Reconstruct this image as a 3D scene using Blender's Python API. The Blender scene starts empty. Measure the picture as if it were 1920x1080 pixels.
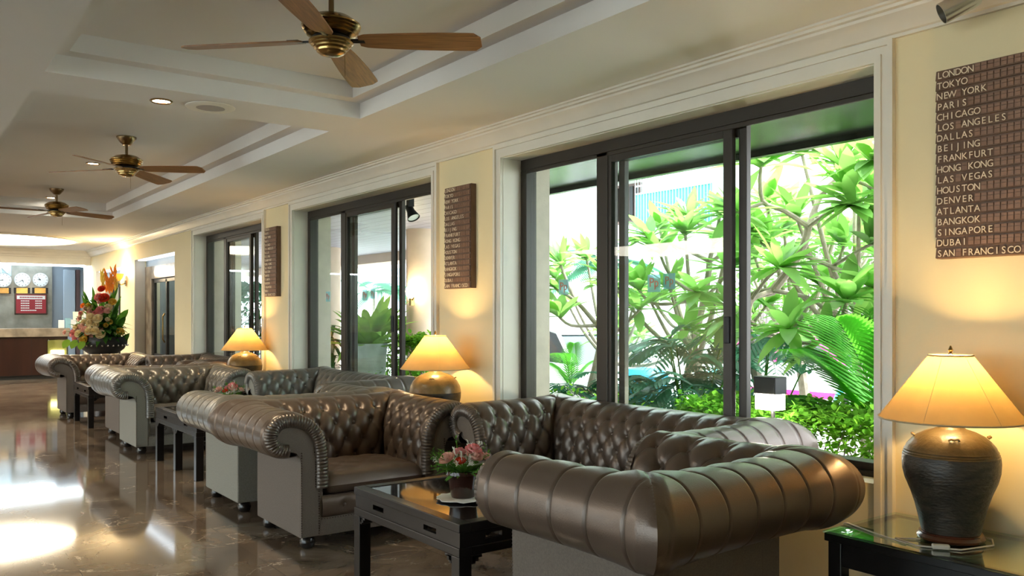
import bpy, math, random
import numpy as np
from mathutils import Vector, Matrix
random.seed(7); np.random.seed(7)
PI = math.pi
SC = bpy.context.scene
COL = SC.collection

# ------------------------------------------------------------------ camera, world, sun, exposure
F_PX, HOR, VPX, CAM_Z = 1600.0, 590.0, -225.0, 1.28
cam_d = bpy.data.cameras.new('camera'); cam = bpy.data.objects.new('camera', cam_d); COL.objects.link(cam)
cam_d.sensor_width = 36.0; cam_d.lens = 36.0 * F_PX / 1920.0
cam_d.shift_y = (HOR - 540.0) / 1920.0
YAW = math.atan((960 - VPX) / F_PX)
cam.location = (0, 0, CAM_Z); cam.rotation_euler = (PI / 2, 0, -YAW)
cam_d.clip_start = 0.05; cam_d.clip_end = 200
SC.camera = cam

world = bpy.data.worlds.new('world'); SC.world = world; world.use_nodes = True
wn = world.node_tree.nodes; wl = world.node_tree.links
bg = wn['Background']; bg.inputs[0].default_value = (0.86, 0.94, 1.0, 1); bg.inputs[1].default_value = 3.2

sun_d = bpy.data.lights.new('sun', 'SUN'); sun_d.energy = 4.2; sun_d.angle = math.radians(3); sun_d.color = (1, 0.96, 0.88)
sun = bpy.data.objects.new('sun', sun_d); COL.objects.link(sun)
sun.rotation_euler = (math.radians(8), math.radians(32), 0)       # high sun, a little beyond the garden

SC.view_settings.view_transform = 'Standard'; SC.view_settings.look = 'None'
SC.view_settings.gamma = 1.0; SC.view_settings.use_curve_mapping = False
SC.view_settings.exposure = 1.52
cy = SC.cycles
cy.use_denoising = True
cy.max_bounces = 9; cy.diffuse_bounces = 5; cy.glossy_bounces = 5; cy.transmission_bounces = 6; cy.transparent_max_bounces = 12
cy.sample_clamp_indirect = 6.0; cy.caustics_reflective = False; cy.caustics_refractive = False

# ------------------------------------------------------------------ helpers
class MB:
    def __init__(s): s.v = []; s.f = []
    def add(s, vs, fs):
        n = len(s.v); s.v.extend([tuple(map(float, p)) for p in vs]); s.f.extend([tuple(i + n for i in f) for f in fs]); return s
    def box(s, x0, x1, y0, y1, z0, z1):
        return s.add([(x0,y0,z0),(x1,y0,z0),(x1,y1,z0),(x0,y1,z0),(x0,y0,z1),(x1,y0,z1),(x1,y1,z1),(x0,y1,z1)],
                     [(0,3,2,1),(4,5,6,7),(0,1,5,4),(1,2,6,5),(2,3,7,6),(3,0,4,7)])
    def lathe(s, prof, c=(0,0,0), n=24, cap=True):
        vs = []; fs = []
        for r, z in prof:
            for k in range(n):
                a = 2*PI*k/n; vs.append((c[0]+r*math.cos(a), c[1]+r*math.sin(a), c[2]+z))
        m = len(prof)
        for i in range(m-1):
            for k in range(n):
                k2 = (k+1) % n; fs.append((i*n+k, i*n+k2, (i+1)*n+k2, (i+1)*n+k))
        if cap:
            fs.append(tuple(range(n-1, -1, -1))); fs.append(tuple((m-1)*n+k for k in range(n)))
        return s.add(vs, fs)
    def tube(s, pts, r, n=8):
        pts = [Vector(p) for p in pts]; rs = r if isinstance(r, (list, tuple)) else [r]*len(pts)
        vs = []; fs = []; up = Vector((0,0,1)); pn = None
        for i, p in enumerate(pts):
            t = (pts[min(i+1, len(pts)-1)] - pts[max(i-1, 0)]).normalized()
            if pn is None:
                a = up if abs(t.z) < .9 else Vector((1,0,0)); nn = t.cross(a).normalized()
            else:
                nn = (pn - t*pn.dot(t)).normalized()
            pn = nn; b = t.cross(nn)
            for k in range(n):
                a = 2*PI*k/n; vs.append(p + (nn*math.cos(a) + b*math.sin(a))*rs[i])
        for i in range(len(pts)-1):
            for k in range(n):
                k2 = (k+1) % n; fs.append((i*n+k, i*n+k2, (i+1)*n+k2, (i+1)*n+k))
        fs.append(tuple(range(n-1, -1, -1))); fs.append(tuple((len(pts)-1)*n+k for k in range(n)))
        return s.add(vs, fs)
    def prism(s, poly, axis, a0, a1):
        # poly: 2-D outline; axis 'x','y','z' is the extrusion axis
        def P(u, v, a): return {'x': (a,u,v), 'y': (u,a,v), 'z': (u,v,a)}[axis]
        n = len(poly); vs = [P(u,v,a0) for u,v in poly] + [P(u,v,a1) for u,v in poly]
        fs = [tuple(range(n-1,-1,-1)), tuple(range(n,2*n))] + [(i,(i+1)%n,n+(i+1)%n,n+i) for i in range(n)]
        return s.add(vs, fs)
    def grid(s, P, flip=False, close_u=False):
        nu, nv = P.shape[:2]; vs = P.reshape(-1,3); fs = []
        for i in range(nu-1 + (1 if close_u else 0)):
            i2 = (i+1) % nu
            for j in range(nv-1):
                q = (i*nv+j, i2*nv+j, i2*nv+j+1, i*nv+j+1); fs.append(q[::-1] if flip else q)
        return s.add(vs, fs)
    def sphere(s, c, r, n=10, m=6, sz=(1,1,1)):
        vs = []; fs = []
        for i in range(m+1):
            th = PI*i/m
            for k in range(n):
                a = 2*PI*k/n
                vs.append((c[0]+r*sz[0]*math.sin(th)*math.cos(a), c[1]+r*sz[1]*math.sin(th)*math.sin(a), c[2]-r*sz[2]*math.cos(th)))
        for i in range(m):
            for k in range(n):
                k2 = (k+1) % n; fs.append((i*n+k, i*n+k2, (i+1)*n+k2, (i+1)*n+k))
        return s.add(vs, fs)
    def mesh(s, name, m, smooth=35):
        me = bpy.data.meshes.new(name); me.from_pydata(s.v, [], s.f); me.update()
        if m is not None: me.materials.append(m)
        if smooth:
            me.polygons.foreach_set('use_smooth', [True]*len(me.polygons))
            me.set_sharp_from_angle(angle=math.radians(smooth))
        return me
    def build(s, name, m, parent=None, smooth=35, bevel=0, loc=None, rot=None, label=None):
        o = bpy.data.objects.new(name, s.mesh(name, m, smooth)); COL.objects.link(o)
        if parent is not None: o.parent = parent
        if bevel:
            b = o.modifiers.new('bevel', 'BEVEL'); b.width = bevel; b.segments = 2; b.limit_method = 'ANGLE'
        if loc is not None: o.location = loc
        if rot is not None: o.rotation_euler = rot
        if label: o['label'] = label
        return o

def inst(name, me, parent, loc=(0,0,0), rot=(0,0,0)):
    o = bpy.data.objects.new(name, me); COL.objects.link(o); o.parent = parent; o.location = loc; o.rotation_euler = rot; return o
def empty(name, loc=(0,0,0), rz=0):
    o = bpy.data.objects.new(name, None); COL.objects.link(o); o.location = loc; o.rotation_euler = (0,0,rz); o.empty_display_size = .1; return o
def tag(o, label, cat, group=None, kind=None):
    o['label'] = label; o['category'] = cat
    if group: o['group'] = group
    if kind: o['kind'] = kind
    return o
def thing(name, label, cat, loc=(0,0,0), rz=0, group=None):
    return tag(empty(name, loc, rz), label, cat, group)
def struct(o): o['kind'] = 'structure'; return o
def copy_tree(o, parent=None):
    c = o.copy(); COL.objects.link(c); c.parent = parent
    for ch in o.children: copy_tree(ch, c)
    return c

# ------------------------------------------------------------------ materials
def srgb(r, g, b):
    f = lambda c: (c/255/12.92) if c/255 <= .04045 else ((c/255+.055)/1.055)**2.4
    return (f(r), f(g), f(b), 1)
def mat(name, col, rough=.5, metal=0, var=0, scale=8, bump=0, bscale=60, coat=0, spec=.5, emit=None, estr=0, dark=None, stretch=None):
    m = bpy.data.materials.new(name); m.use_nodes = True
    N = m.node_tree.nodes; L = m.node_tree.links; p = N['Principled BSDF']
    p.inputs['Base Color'].default_value = col; p.inputs['Roughness'].default_value = rough; p.inputs['Metallic'].default_value = metal
    p.inputs['Specular IOR Level'].default_value = spec
    if coat: p.inputs['Coat Weight'].default_value = coat; p.inputs['Coat Roughness'].default_value = .15
    if emit: p.inputs['Emission Color'].default_value = emit; p.inputs['Emission Strength'].default_value = estr
    tc = N.new('ShaderNodeTexCoord'); vec = tc.outputs['Object']
    if stretch:
        mp = N.new('ShaderNodeMapping'); mp.inputs['Scale'].default_value = stretch; L.new(vec, mp.inputs[0]); vec = mp.outputs[0]
    if var:
        n = N.new('ShaderNodeTexNoise'); n.inputs['Scale'].default_value = scale; n.inputs['Detail'].default_value = 6; L.new(vec, n.inputs['Vector'])
        r = N.new('ShaderNodeValToRGB'); L.new(n.outputs['Fac'], r.inputs[0])
        d = dark or tuple(c*(1-var) for c in col[:3]) + (1,)
        r.color_ramp.elements[0].position = .32; r.color_ramp.elements[0].color = d
        r.color_ramp.elements[1].position = .68; r.color_ramp.elements[1].color = tuple(min(1, c*(1+var*.5)) for c in col[:3]) + (1,)
        L.new(r.outputs[0], p.inputs['Base Color'])
    if bump:
        n2 = N.new('ShaderNodeTexNoise'); n2.inputs['Scale'].default_value = bscale; n2.inputs['Detail'].default_value = 4; L.new(vec, n2.inputs['Vector'])
        b = N.new('ShaderNodeBump'); b.inputs['Strength'].default_value = bump; b.inputs['Distance'].default_value = .01
        L.new(n2.outputs['Fac'], b.inputs['Height']); L.new(b.outputs[0], p.inputs['Normal'])
    return m
def emis(name, col, s):
    m = bpy.data.materials.new(name); m.use_nodes = True; N = m.node_tree.nodes; L = m.node_tree.links
    for n in list(N): N.remove(n)
    o = N.new('ShaderNodeOutputMaterial'); e = N.new('ShaderNodeEmission'); e.inputs[0].default_value = col; e.inputs[1].default_value = s; L.new(e.outputs[0], o.inputs[0]); return m
def glass(name, tint=(.93,.97,.96,1), ior=1.5, boost=1.0):
    m = bpy.data.materials.new(name); m.use_nodes = True; N = m.node_tree.nodes; L = m.node_tree.links
    for n in list(N): N.remove(n)
    o = N.new('ShaderNodeOutputMaterial'); t = N.new('ShaderNodeBsdfTransparent'); t.inputs[0].default_value = tint
    g = N.new('ShaderNodeBsdfGlossy'); g.inputs['Roughness'].default_value = 0.0; g.inputs[0].default_value = (1,1,1,1)
    fr = N.new('ShaderNodeFresnel'); ge = N.new('ShaderNodeNewGeometry')          # same reflectance from either face of a thin pane
    ir = N.new('ShaderNodeMapRange'); ir.inputs['To Min'].default_value = ior; ir.inputs['To Max'].default_value = 1/ior
    L.new(ge.outputs['Backfacing'], ir.inputs['Value']); L.new(ir.outputs['Result'], fr.inputs[0])
    mu = N.new('ShaderNodeMath'); mu.operation = 'MULTIPLY'; mu.inputs[1].default_value = boost; mu.use_clamp = True
    mx = N.new('ShaderNodeMixShader'); L.new(fr.outputs[0], mu.inputs[0]); L.new(mu.outputs[0], mx.inputs[0]); L.new(t.outputs[0], mx.inputs[1]); L.new(g.outputs[0], mx.inputs[2]); L.new(mx.outputs[0], o.inputs[0]); return m
def translucent(name, col, tcol, fac=.5, var=.0, scale=6, gloss=.0):
    m = bpy.data.materials.new(name); m.use_nodes = True; N = m.node_tree.nodes; L = m.node_tree.links
    for n in list(N): N.remove(n)
    o = N.new('ShaderNodeOutputMaterial'); d = N.new('ShaderNodeBsdfDiffuse'); t = N.new('ShaderNodeBsdfTranslucent'); mx = N.new('ShaderNodeMixShader')
    d.inputs[0].default_value = col; t.inputs[0].default_value = tcol; mx.inputs[0].default_value = fac
    if var:
        tc = N.new('ShaderNodeTexCoord'); n = N.new('ShaderNodeTexNoise'); n.inputs['Scale'].default_value = scale; n.inputs['Detail'].default_value = 5; L.new(tc.outputs['Object'], n.inputs[0])
        for sh, c in ((d, col), (t, tcol)):
            r = N.new('ShaderNodeValToRGB'); r.color_ramp.elements[0].position = .3; r.color_ramp.elements[1].position = .7
            r.color_ramp.elements[0].color = tuple(k*(1-var) for k in c[:3])+(1,); r.color_ramp.elements[1].color = tuple(min(1,k*(1+var*.6)) for k in c[:3])+(1,)
            L.new(n.outputs['Fac'], r.inputs[0]); L.new(r.outputs[0], sh.inputs[0])
    L.new(d.outputs[0], mx.inputs[1]); L.new(t.outputs[0], mx.inputs[2])
    last = mx
    if gloss:
        g = N.new('ShaderNodeBsdfGlossy'); g.inputs['Roughness'].default_value = .35; m2 = N.new('ShaderNodeMixShader'); m2.inputs[0].default_value = gloss
        L.new(mx.outputs[0], m2.inputs[1]); L.new(g.outputs[0], m2.inputs[2]); last = m2
    L.new(last.outputs[0], o.inputs[0]); return m

def marble_floor():
    m = bpy.data.materials.new('brown_marble'); m.use_nodes = True; N = m.node_tree.nodes; L = m.node_tree.links; p = N['Principled BSDF']
    tc = N.new('ShaderNodeTexCoord')
    n1 = N.new('ShaderNodeTexNoise'); n1.inputs['Scale'].default_value = 2.2; n1.inputs['Detail'].default_value = 9; n1.inputs['Roughness'].default_value = .62; n1.inputs['Distortion'].default_value = .8
    L.new(tc.outputs['Object'], n1.inputs['Vector'])
    r1 = N.new('ShaderNodeValToRGB'); e = r1.color_ramp.elements
    e[0].position = .3; e[0].color = (.095,.066,.047,1); e[1].position = .72; e[1].color = (.30,.235,.175,1)
    L.new(n1.outputs['Fac'], r1.inputs[0])
    n2 = N.new('ShaderNodeTexNoise'); n2.inputs['Scale'].default_value = 1.5; n2.inputs['Detail'].default_value = 8; n2.inputs['Roughness'].default_value = .55; n2.inputs['Distortion'].default_value = 1.6
    L.new(tc.outputs['Object'], n2.inputs['Vector'])
    r2 = N.new('ShaderNodeValToRGB'); e = r2.color_ramp.elements
    e[0].position = .492; e[0].color = (0,0,0,1); e[1].position = .5; e[1].color = (1,1,1,1); x = r2.color_ramp.elements.new(.508); x.color = (0,0,0,1)
    L.new(n2.outputs['Fac'], r2.inputs[0])
    n3 = N.new('ShaderNodeTexNoise'); n3.inputs['Scale'].default_value = 3; L.new(tc.outputs['Object'], n3.inputs['Vector'])
    r3 = N.new('ShaderNodeValToRGB'); r3.color_ramp.elements[0].position = .48; r3.color_ramp.elements[1].position = .62; L.new(n3.outputs['Fac'], r3.inputs[0])
    mm = N.new('ShaderNodeMath'); mm.operation = 'MULTIPLY'; L.new(r2.outputs[0], mm.inputs[0]); L.new(r3.outputs[0], mm.inputs[1])
    mx = N.new('ShaderNodeMix'); mx.data_type = 'RGBA'; L.new(mm.outputs[0], mx.inputs['Factor']); L.new(r1.outputs[0], mx.inputs['A']); mx.inputs['B'].default_value = (.62,.53,.43,1)
    br = N.new('ShaderNodeTexBrick'); br.offset = 0; br.inputs['Scale'].default_value = 1; br.inputs['Brick Width'].default_value = .8; br.inputs['Row Height'].default_value = .8
    br.inputs['Mortar Size'].default_value = .0025; br.inputs['Mortar Smooth'].default_value = .2
    br.inputs['Color1'].default_value = (1,1,1,1); br.inputs['Color2'].default_value = (.86,.87,.9,1); br.inputs['Mortar'].default_value = (.45,.45,.45,1)
    L.new(tc.outputs['Object'], br.inputs['Vector'])
    m2 = N.new('ShaderNodeMix'); m2.data_type = 'RGBA'; m2.blend_type = 'MULTIPLY'; m2.inputs['Factor'].default_value = 1
    L.new(mx.outputs['Result'], m2.inputs['A']); L.new(br.outputs['Color'], m2.inputs['B']); L.new(m2.outputs['Result'], p.inputs['Base Color'])
    p.inputs['Roughness'].default_value = .07; p.inputs['IOR'].default_value = 1.75
    return m
def planks(name, c1, c2, w, axis='y', rough=.5):
    m = bpy.data.materials.new(name); m.use_nodes = True; N = m.node_tree.nodes; L = m.node_tree.links; p = N['Principled BSDF']
    tc = N.new('ShaderNodeTexCoord'); mp = N.new('ShaderNodeMapping'); L.new(tc.outputs['Object'], mp.inputs[0])
    if axis == 'y': mp.inputs['Rotation'].default_value = (0,0,PI/2)
    br = N.new('ShaderNodeTexBrick'); br.inputs['Scale'].default_value = 1; br.inputs['Brick Width'].default_value = 3.1; br.inputs['Row Height'].default_value = w
    br.inputs['Mortar Size'].default_value = .007; br.inputs['Color1'].default_value = c1; br.inputs['Color2'].default_value = c2; br.inputs['Mortar'].default_value = tuple(k*.25 for k in c1[:3])+(1,)
    L.new(mp.outputs[0], br.inputs['Vector']); L.new(br.outputs['Color'], p.inputs['Base Color'])
    p.inputs['Roughness'].default_value = rough; return m

M = {}
M['leather'] = mat('pewter_brown_leather', (.122,.087,.067,1), .34, .35, var=.12, scale=5, bump=.10, bscale=260, coat=.08)
M['leather_seam'] = mat('dark_piping', (.05,.035,.028,1), .5)
M['leather_grey'] = mat('silver_grey_cool_lit_leather', (.165,.155,.140,1), .34, .35, var=.12, scale=5, bump=.10, bscale=260, coat=.08)  # grey leather and linen: own tone plus cooler light put into the colour
M['linen_grey'] = mat('grey_cool_lit_linen', (.27,.26,.225,1), .75, 0, var=.16, scale=160, bump=.35, bscale=420)
M['ruche'] = mat('ruched_leather', (.115,.088,.071,1), .33, .4, var=.15, scale=20, bump=.1, bscale=200, coat=.15)
M['linen'] = mat('taupe_linen', (.155,.125,.103,1), .75, 0, var=.16, scale=160, bump=.35, bscale=420)
M['nail'] = mat('dark_nail', (.06,.04,.03,1), .3, .6)
M['blackfoot'] = mat('black_wood', (.012,.010,.010,1), .25)
M['lacquer'] = mat('black_lacquer', (.010,.0085,.0085,1), .30, 0, var=.3, scale=12, spec=.28)
M['tableglass'] = mat('dark_glass_top', (.012,.011,.011,1), .05, 0, spec=.35)
M['frost'] = mat('grey_table_panel', (.33,.33,.28,1), .06, 0, coat=.6)
M['glasspane'] = glass('clear_window_glass', (.93,.97,.96,1), 1.5, .55)
M['glasstop'] = glass('clear_glass_top', (.80,.93,.88,1), 1.5, 1.5)
M['cream'] = mat('cream_wall_paint', (.80,.69,.44,1), .7, 0, var=.04, scale=1.5, bump=.05, bscale=90)
M['white'] = mat('white_gloss_trim', (.74,.70,.62,1), .45, 0, var=.05, scale=4)
M['ceil'] = mat('ceiling_paint', (.76,.74,.73,1), .75, 0, var=.03, scale=1.2)
M['frame'] = mat('bronze_aluminium', (.030,.024,.019,1), .42, .25)
M['jamb'] = mat('beige_render', (.55,.49,.42,1), .85, var=.1, scale=10, bump=.2)
M['brass'] = mat('antique_brass', (.42,.28,.11,1), .24, 1, var=.35, scale=5)
M['brassdark'] = mat('aged_brass', (.22,.15,.08,1), .3, 1)
M['fanwood'] = mat('fan_blade_wood', (.30,.135,.045,1), .42, 0, var=.4, scale=6, stretch=(1,14,1))
M['darkmetal'] = mat('dark_metal', (.02,.02,.022,1), .4, .7)
M['boardwood'] = mat('brown_board', (.15,.085,.055,1), .55, 0, var=.2, scale=14)
M['boardtile'] = mat('brown_flap_tile', (.23,.125,.078,1), .5, 0, var=.2, scale=30)
M['letter'] = mat('cream_letters', (.78,.66,.50,1), .6)
M['shade'] = translucent('parchment_shade', (.54,.40,.22,1), (.42,.27,.09,1), .5, var=.08, scale=9)
M['shadetrim'] = mat('shade_binding', (.42,.33,.19,1), .5)
M['jar'] = mat('dark_stoneware', (.052,.042,.032,1), .42, 0, var=.4, scale=18, bump=.3, bscale=50, dark=(.022,.02,.018,1), stretch=(1,1,3))
M['jarlite'] = mat('ochre_glaze', (.20,.135,.05,1), .3, 0, var=.35, scale=14, bump=.2, bscale=60)
M['jarmid'] = mat('olive_glaze', (.085,.062,.028,1), .36, 0, var=.35, scale=14, bump=.2, bscale=60)
M['footwood'] = mat('mahogany', (.09,.028,.014,1), .25, coat=.3)
M['plasticw'] = mat('white_plastic', (.7,.66,.58,1), .4)
M['bulb'] = emis('warm_bulb', (1,.70,.34,1), 60)
M['petalp'] = translucent('pink_petal', (.85,.36,.36,1), (.8,.3,.3,1), .25, var=.2, scale=30)
M['petalpale'] = translucent('pale_pink_petal', (.9,.58,.5,1), (.8,.5,.4,1), .25, var=.15, scale=30)
M['petalc'] = translucent('cream_petal', (.92,.80,.52,1), (.8,.7,.4,1), .25, var=.15, scale=30)
M['petaly'] = translucent('yellow_petal', (.85,.60,.12,1), (.8,.6,.1,1), .25, var=.15, scale=30)
M['petalo'] = translucent('orange_petal', (.90,.30,.05,1), (.9,.3,.05,1), .25, var=.15, scale=30)
M['petalr'] = translucent('red_petal', (.80,.10,.05,1), (.8,.1,.05,1), .25, var=.15, scale=30)
M['white_fl'] = translucent('white_sprig', (.85,.85,.78,1), (.7,.7,.6,1), .25)
M['leafdark'] = translucent('arrangement_leaf', (.05,.15,.03,1), (.1,.28,.03,1), .3, var=.4, scale=12)
M['leafmid'] = translucent('sprig_leaf', (.12,.30,.06,1), (.2,.4,.05,1), .3, var=.3, scale=12)
M['pot'] = mat('brown_glazed_pot', (.035,.014,.010,1), .12, coat=.5)
M['doily'] = mat('white_doily', (.85,.83,.80,1), .8)
M['floor'] = marble_floor()
M['greymarble'] = mat('grey_green_marble', (.30,.30,.26,1), .2, 0, var=.35, scale=3.5)
M['countermarble'] = mat('counter_marble', (.30,.25,.19,1), .2, 0, var=.4, scale=5)
M['darkwood'] = mat('dark_reception_wood', (.030,.010,.007,1), .28, 0, var=.3, scale=5, stretch=(1,1,.2), coat=.2)
M['black'] = mat('matt_black', (.01,.01,.01,1), .5)
M['bluewall'] = mat('blue_grey_wall', (.30,.36,.42,1), .6, 0, var=.06, scale=2)
M['paper'] = mat('white_paper', (.85,.84,.80,1), .7)
M['redboard'] = mat('crimson_board', (.33,.015,.03,1), .45)
M['clockface'] = mat('clock_face', (.80,.84,.84,1), .4)
M['clockrim'] = mat('pale_silver_rim', (.55,.58,.58,1), .35, .3)
M['chrome'] = mat('brushed_silver', (.6,.62,.63,1), .25, 1)
M['sticker'] = glass('pale_blue_sticker', (.62,.86,.90,1), 1.5, .3)
_n = M['sticker'].node_tree.nodes; _l = M['sticker'].node_tree.links; _d = _n.new('ShaderNodeBsdfDiffuse'); _d.inputs[0].default_value = (.55,.78,.80,1); _x = _n.new('ShaderNodeMixShader'); _x.inputs[0].default_value = .45
_o = [n for n in _n if n.type == 'OUTPUT_MATERIAL'][0]; _l.new(_o.inputs[0].links[0].from_socket, _x.inputs[1]); _l.new(_d.outputs[0], _x.inputs[2]); _l.new(_x.outputs[0], _o.inputs[0])
M['stickerred'] = mat('red_print', (.62,.16,.10,1), .5)
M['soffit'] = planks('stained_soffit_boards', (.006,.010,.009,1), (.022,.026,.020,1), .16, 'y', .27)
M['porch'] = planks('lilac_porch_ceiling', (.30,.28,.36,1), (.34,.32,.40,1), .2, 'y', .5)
M['column'] = mat('pink_beige_column', (.68,.52,.42,1), .8, var=.08, scale=4)
M['ground'] = mat('pale_forecourt_paving', (.72,.70,.66,1), .9, var=.1, scale=3)
M['soil'] = mat('dark_soil', (.05,.035,.02,1), .9, var=.3, scale=9)
M['bark'] = mat('grey_plumeria_bark', (.36,.31,.26,1), .8, var=.3, scale=14, bump=.5, bscale=40)
M['plumleaf'] = translucent('plumeria_leaf', (.15,.36,.085,1), (.36,.70,.15,1), .52, var=.4, scale=1.6, gloss=.05)
M['plumleaf2'] = translucent('deep_plumeria_leaf', (.06,.24,.08,1), (.14,.45,.10,1), .45, var=.3, scale=1.3, gloss=.07)
M['hedgeleaf'] = translucent('hedge_leaf', (.11,.31,.035,1), (.26,.55,.05,1), .45, var=.45, scale=3)
M['palmleaf'] = translucent('palm_leaf', (.06,.30,.03,1), (.16,.58,.05,1), .5, var=.25, scale=2, gloss=.05)
M['bluepalm'] = translucent('blue_green_palm_leaf', (.05,.20,.12,1), (.10,.34,.18,1), .4, var=.3, scale=2, gloss=.06)
M['fern'] = translucent('fern_leaf', (.22,.42,.08,1), (.4,.65,.1,1), .4, var=.4, scale=4, gloss=.05)
M['darkleaf'] = translucent('dark_plant_leaf', (.03,.08,.02,1), (.05,.13,.03,1), .3, var=.3, scale=3)
M['potstone'] = mat('grey_stone_pot', (.42,.45,.46,1), .8, var=.15, scale=8, bump=.3)
M['carwhite'] = mat('white_car_paint', (.80,.82,.84,1), .2, coat=.6)
M['carpink'] = mat('magenta_car_paint', (.72,.03,.26,1), .25, coat=.6)
M['carteal'] = mat('teal_car_paint', (.02,.42,.40,1), .25, coat=.6)
M['carglass'] = mat('dark_car_glass', (.03,.045,.05,1), .06, spec=.8)
M['tyre'] = mat('black_rubber', (.015,.015,.015,1), .8)
M['bluetarp'] = mat('bright_blue_plastic', (.02,.42,.75,1), .5)
M['bldwhite'] = mat('white_house_render', (.80,.79,.76,1), .9, var=.05, scale=1)
M['bldbrown'] = mat('brown_shutters', (.14,.085,.08,1), .7)
M['tealnet'] = mat('teal_net', (.10,.55,.50,1), .8)
M['lens'] = emis('lit_lamp_lens', (1,.93,.74,1), 30)

# ------------------------------------------------------------------ room shell
D = 3.40                     # inner face of the window wall
CZ = 2.55                    # lower ceiling
XL, YB, YF = -8.0, -3.0, 21.6
FL = MB().box(XL-.2, 3.8, YB-.2, YF+.2, -.1, 0); struct(FL.build('floor', M['floor'], smooth=0))
c = MB()
X0, X1 = .69, 2.50
holes = [(-2.6, 5.03), (5.50, 12.35)]
ys = [YB-.2, holes[0][0], holes[0][1], holes[1][0], holes[1][1], 18.95]
c.box(XL-.2, X0, ys[0], ys[-1], CZ, 2.9); c.box(X1, 3.8, ys[0], ys[-1], CZ, 2.9)
for a, b in ((ys[0], ys[1]), (ys[2], ys[3]), (ys[4], ys[5])): c.box(X0, X1, a, b, CZ, 2.9)
for a, b in holes:
    c.box(X0, X0+.1, a, b, CZ+.1, 2.9); c.box(X1-.1, X1, a, b, CZ+.1, 2.9)
    c.box(X0+.1, X1-.1, a, a+.1, CZ+.1, 2.9); c.box(X0+.1, X1-.1, b-.1, b, CZ+.1, 2.9)
    c.box(X0+.1, X1-.1, a+.1, b-.1, CZ+.2, 2.9)
struct(c.build('ceiling', M['ceil'], smooth=0))
c = MB().box(XL-.2, 5.6, 18.95, YF+.2, 2.62, 2.9); struct(c.build('ceiling', M['ceil'], smooth=0))

OPEN = [(1.99, 4.695, .56, 2.345), (5.60, 8.34, .56, 2.345), (9.20, 11.75, .56, 2.345), (12.72, 15.12, 0, 2.19), (16.15, 18.25, 0, 2.12)]
w = MB(); y = YB
for (a, b, z0, z1) in OPEN:
    w.box(D, 3.8, y, a, 0, CZ)
    if z0 > 0: w.box(D, 3.8, a, b, 0, z0)
    w.box(D, 3.8, a, b, z1, CZ); y = b
w.box(D, 3.8, y, 18.8, 0, CZ)
struct(w.build('wall_right', M['cream'], smooth=0))
wl_ = MB(); wl_.box(XL-.2, XL, YB, YF, 2.42, CZ); yy = YB
for k in range(4):
    wl_.box(XL-.2, XL, yy, yy+.5, 0, 2.42); yy += .5+3.1
wl_.box(XL-.2, XL, yy, YF, 0, 2.42)
struct(wl_.build('wall_left', M['cream'], smooth=0))
yy = YB+.5  # added glazed doors, out of view, letting soft daylight fill the lobby
for k in range(4):
    r = struct(empty('door_%d' % (k+3))); m = MB(); x = XL-.1
    for q in range(5): m.box(x-.03, x+.03, yy+q*.76, yy+q*.76+.06, 0, 2.42)
    m.box(x-.025, x+.025, yy, yy+3.1, 2.34, 2.42); m.box(x-.025, x+.025, yy, yy+3.1, 0, .08)
    m.build('frame', M['frame'], r, 0); MB().box(x-.003, x+.003, yy+.01, yy+3.09, .01, 2.41).build('glass', M['glasspane'], r, 0); yy += 3.6
struct(MB().box(XL, 3.8, YB-.2, YB, 0, CZ).build('wall_back', M['cream'], smooth=0))
# crown moulding along the window wall (profile in x,z)
prof = [(D, 2.428), (D-.018, 2.428), (D-.018, 2.442), (D-.03, 2.446), (D-.045, 2.468), (D-.062, 2.492), (D-.085, 2.510), (D-.088, 2.522), (D-.105, 2.526), (D-.108, 2.538), (D-.125, 2.540), (D-.125, 2.55), (D, 2.55)]
cr = MB(); cr.prism([(x, z) for x, z in prof][::-1], 'y', YB, 18.8)
struct(cr.build('trim_1', M['white'], smooth=25))
# casing round each window opening, moulded in three steps
for i, (a, b, z0, z1) in enumerate(OPEN[:3]):
    t = MB()
    for (o0, o1, th) in ((0, .03, .022), (.03, .062, .014), (.062, .084, .026)):
        t.box(D-th, D, b+o0, b+o1, 0, z1+o0); t.box(D-th, D, a-o1, a-o0, 0, z1+o0); t.box(D-th, D, a-o1, b+o1, z1+o0, z1+o1)
    # inner lining of the reveal
    t.box(D, 3.56, b-.004, b+.0, z0, z1-.004); t.box(D, 3.56, a, a+.004, z0, z1-.004); t.box(D, 3.56, a, b, z1-.004, z1)
    struct(t.build('trim_%d' % (i+2), M['white'], smooth=0))
# outside face and far jambs
o = MB()
for (a, b, z0, z1) in OPEN[:3]:
    o.box(3.64, 3.806, b-.003, b+.02, z0, z1); o.box(3.64, 3.806, a-.02, a+.003, z0, z1)
struct(o.build('trim_5', M['jamb'], smooth=0))

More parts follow.
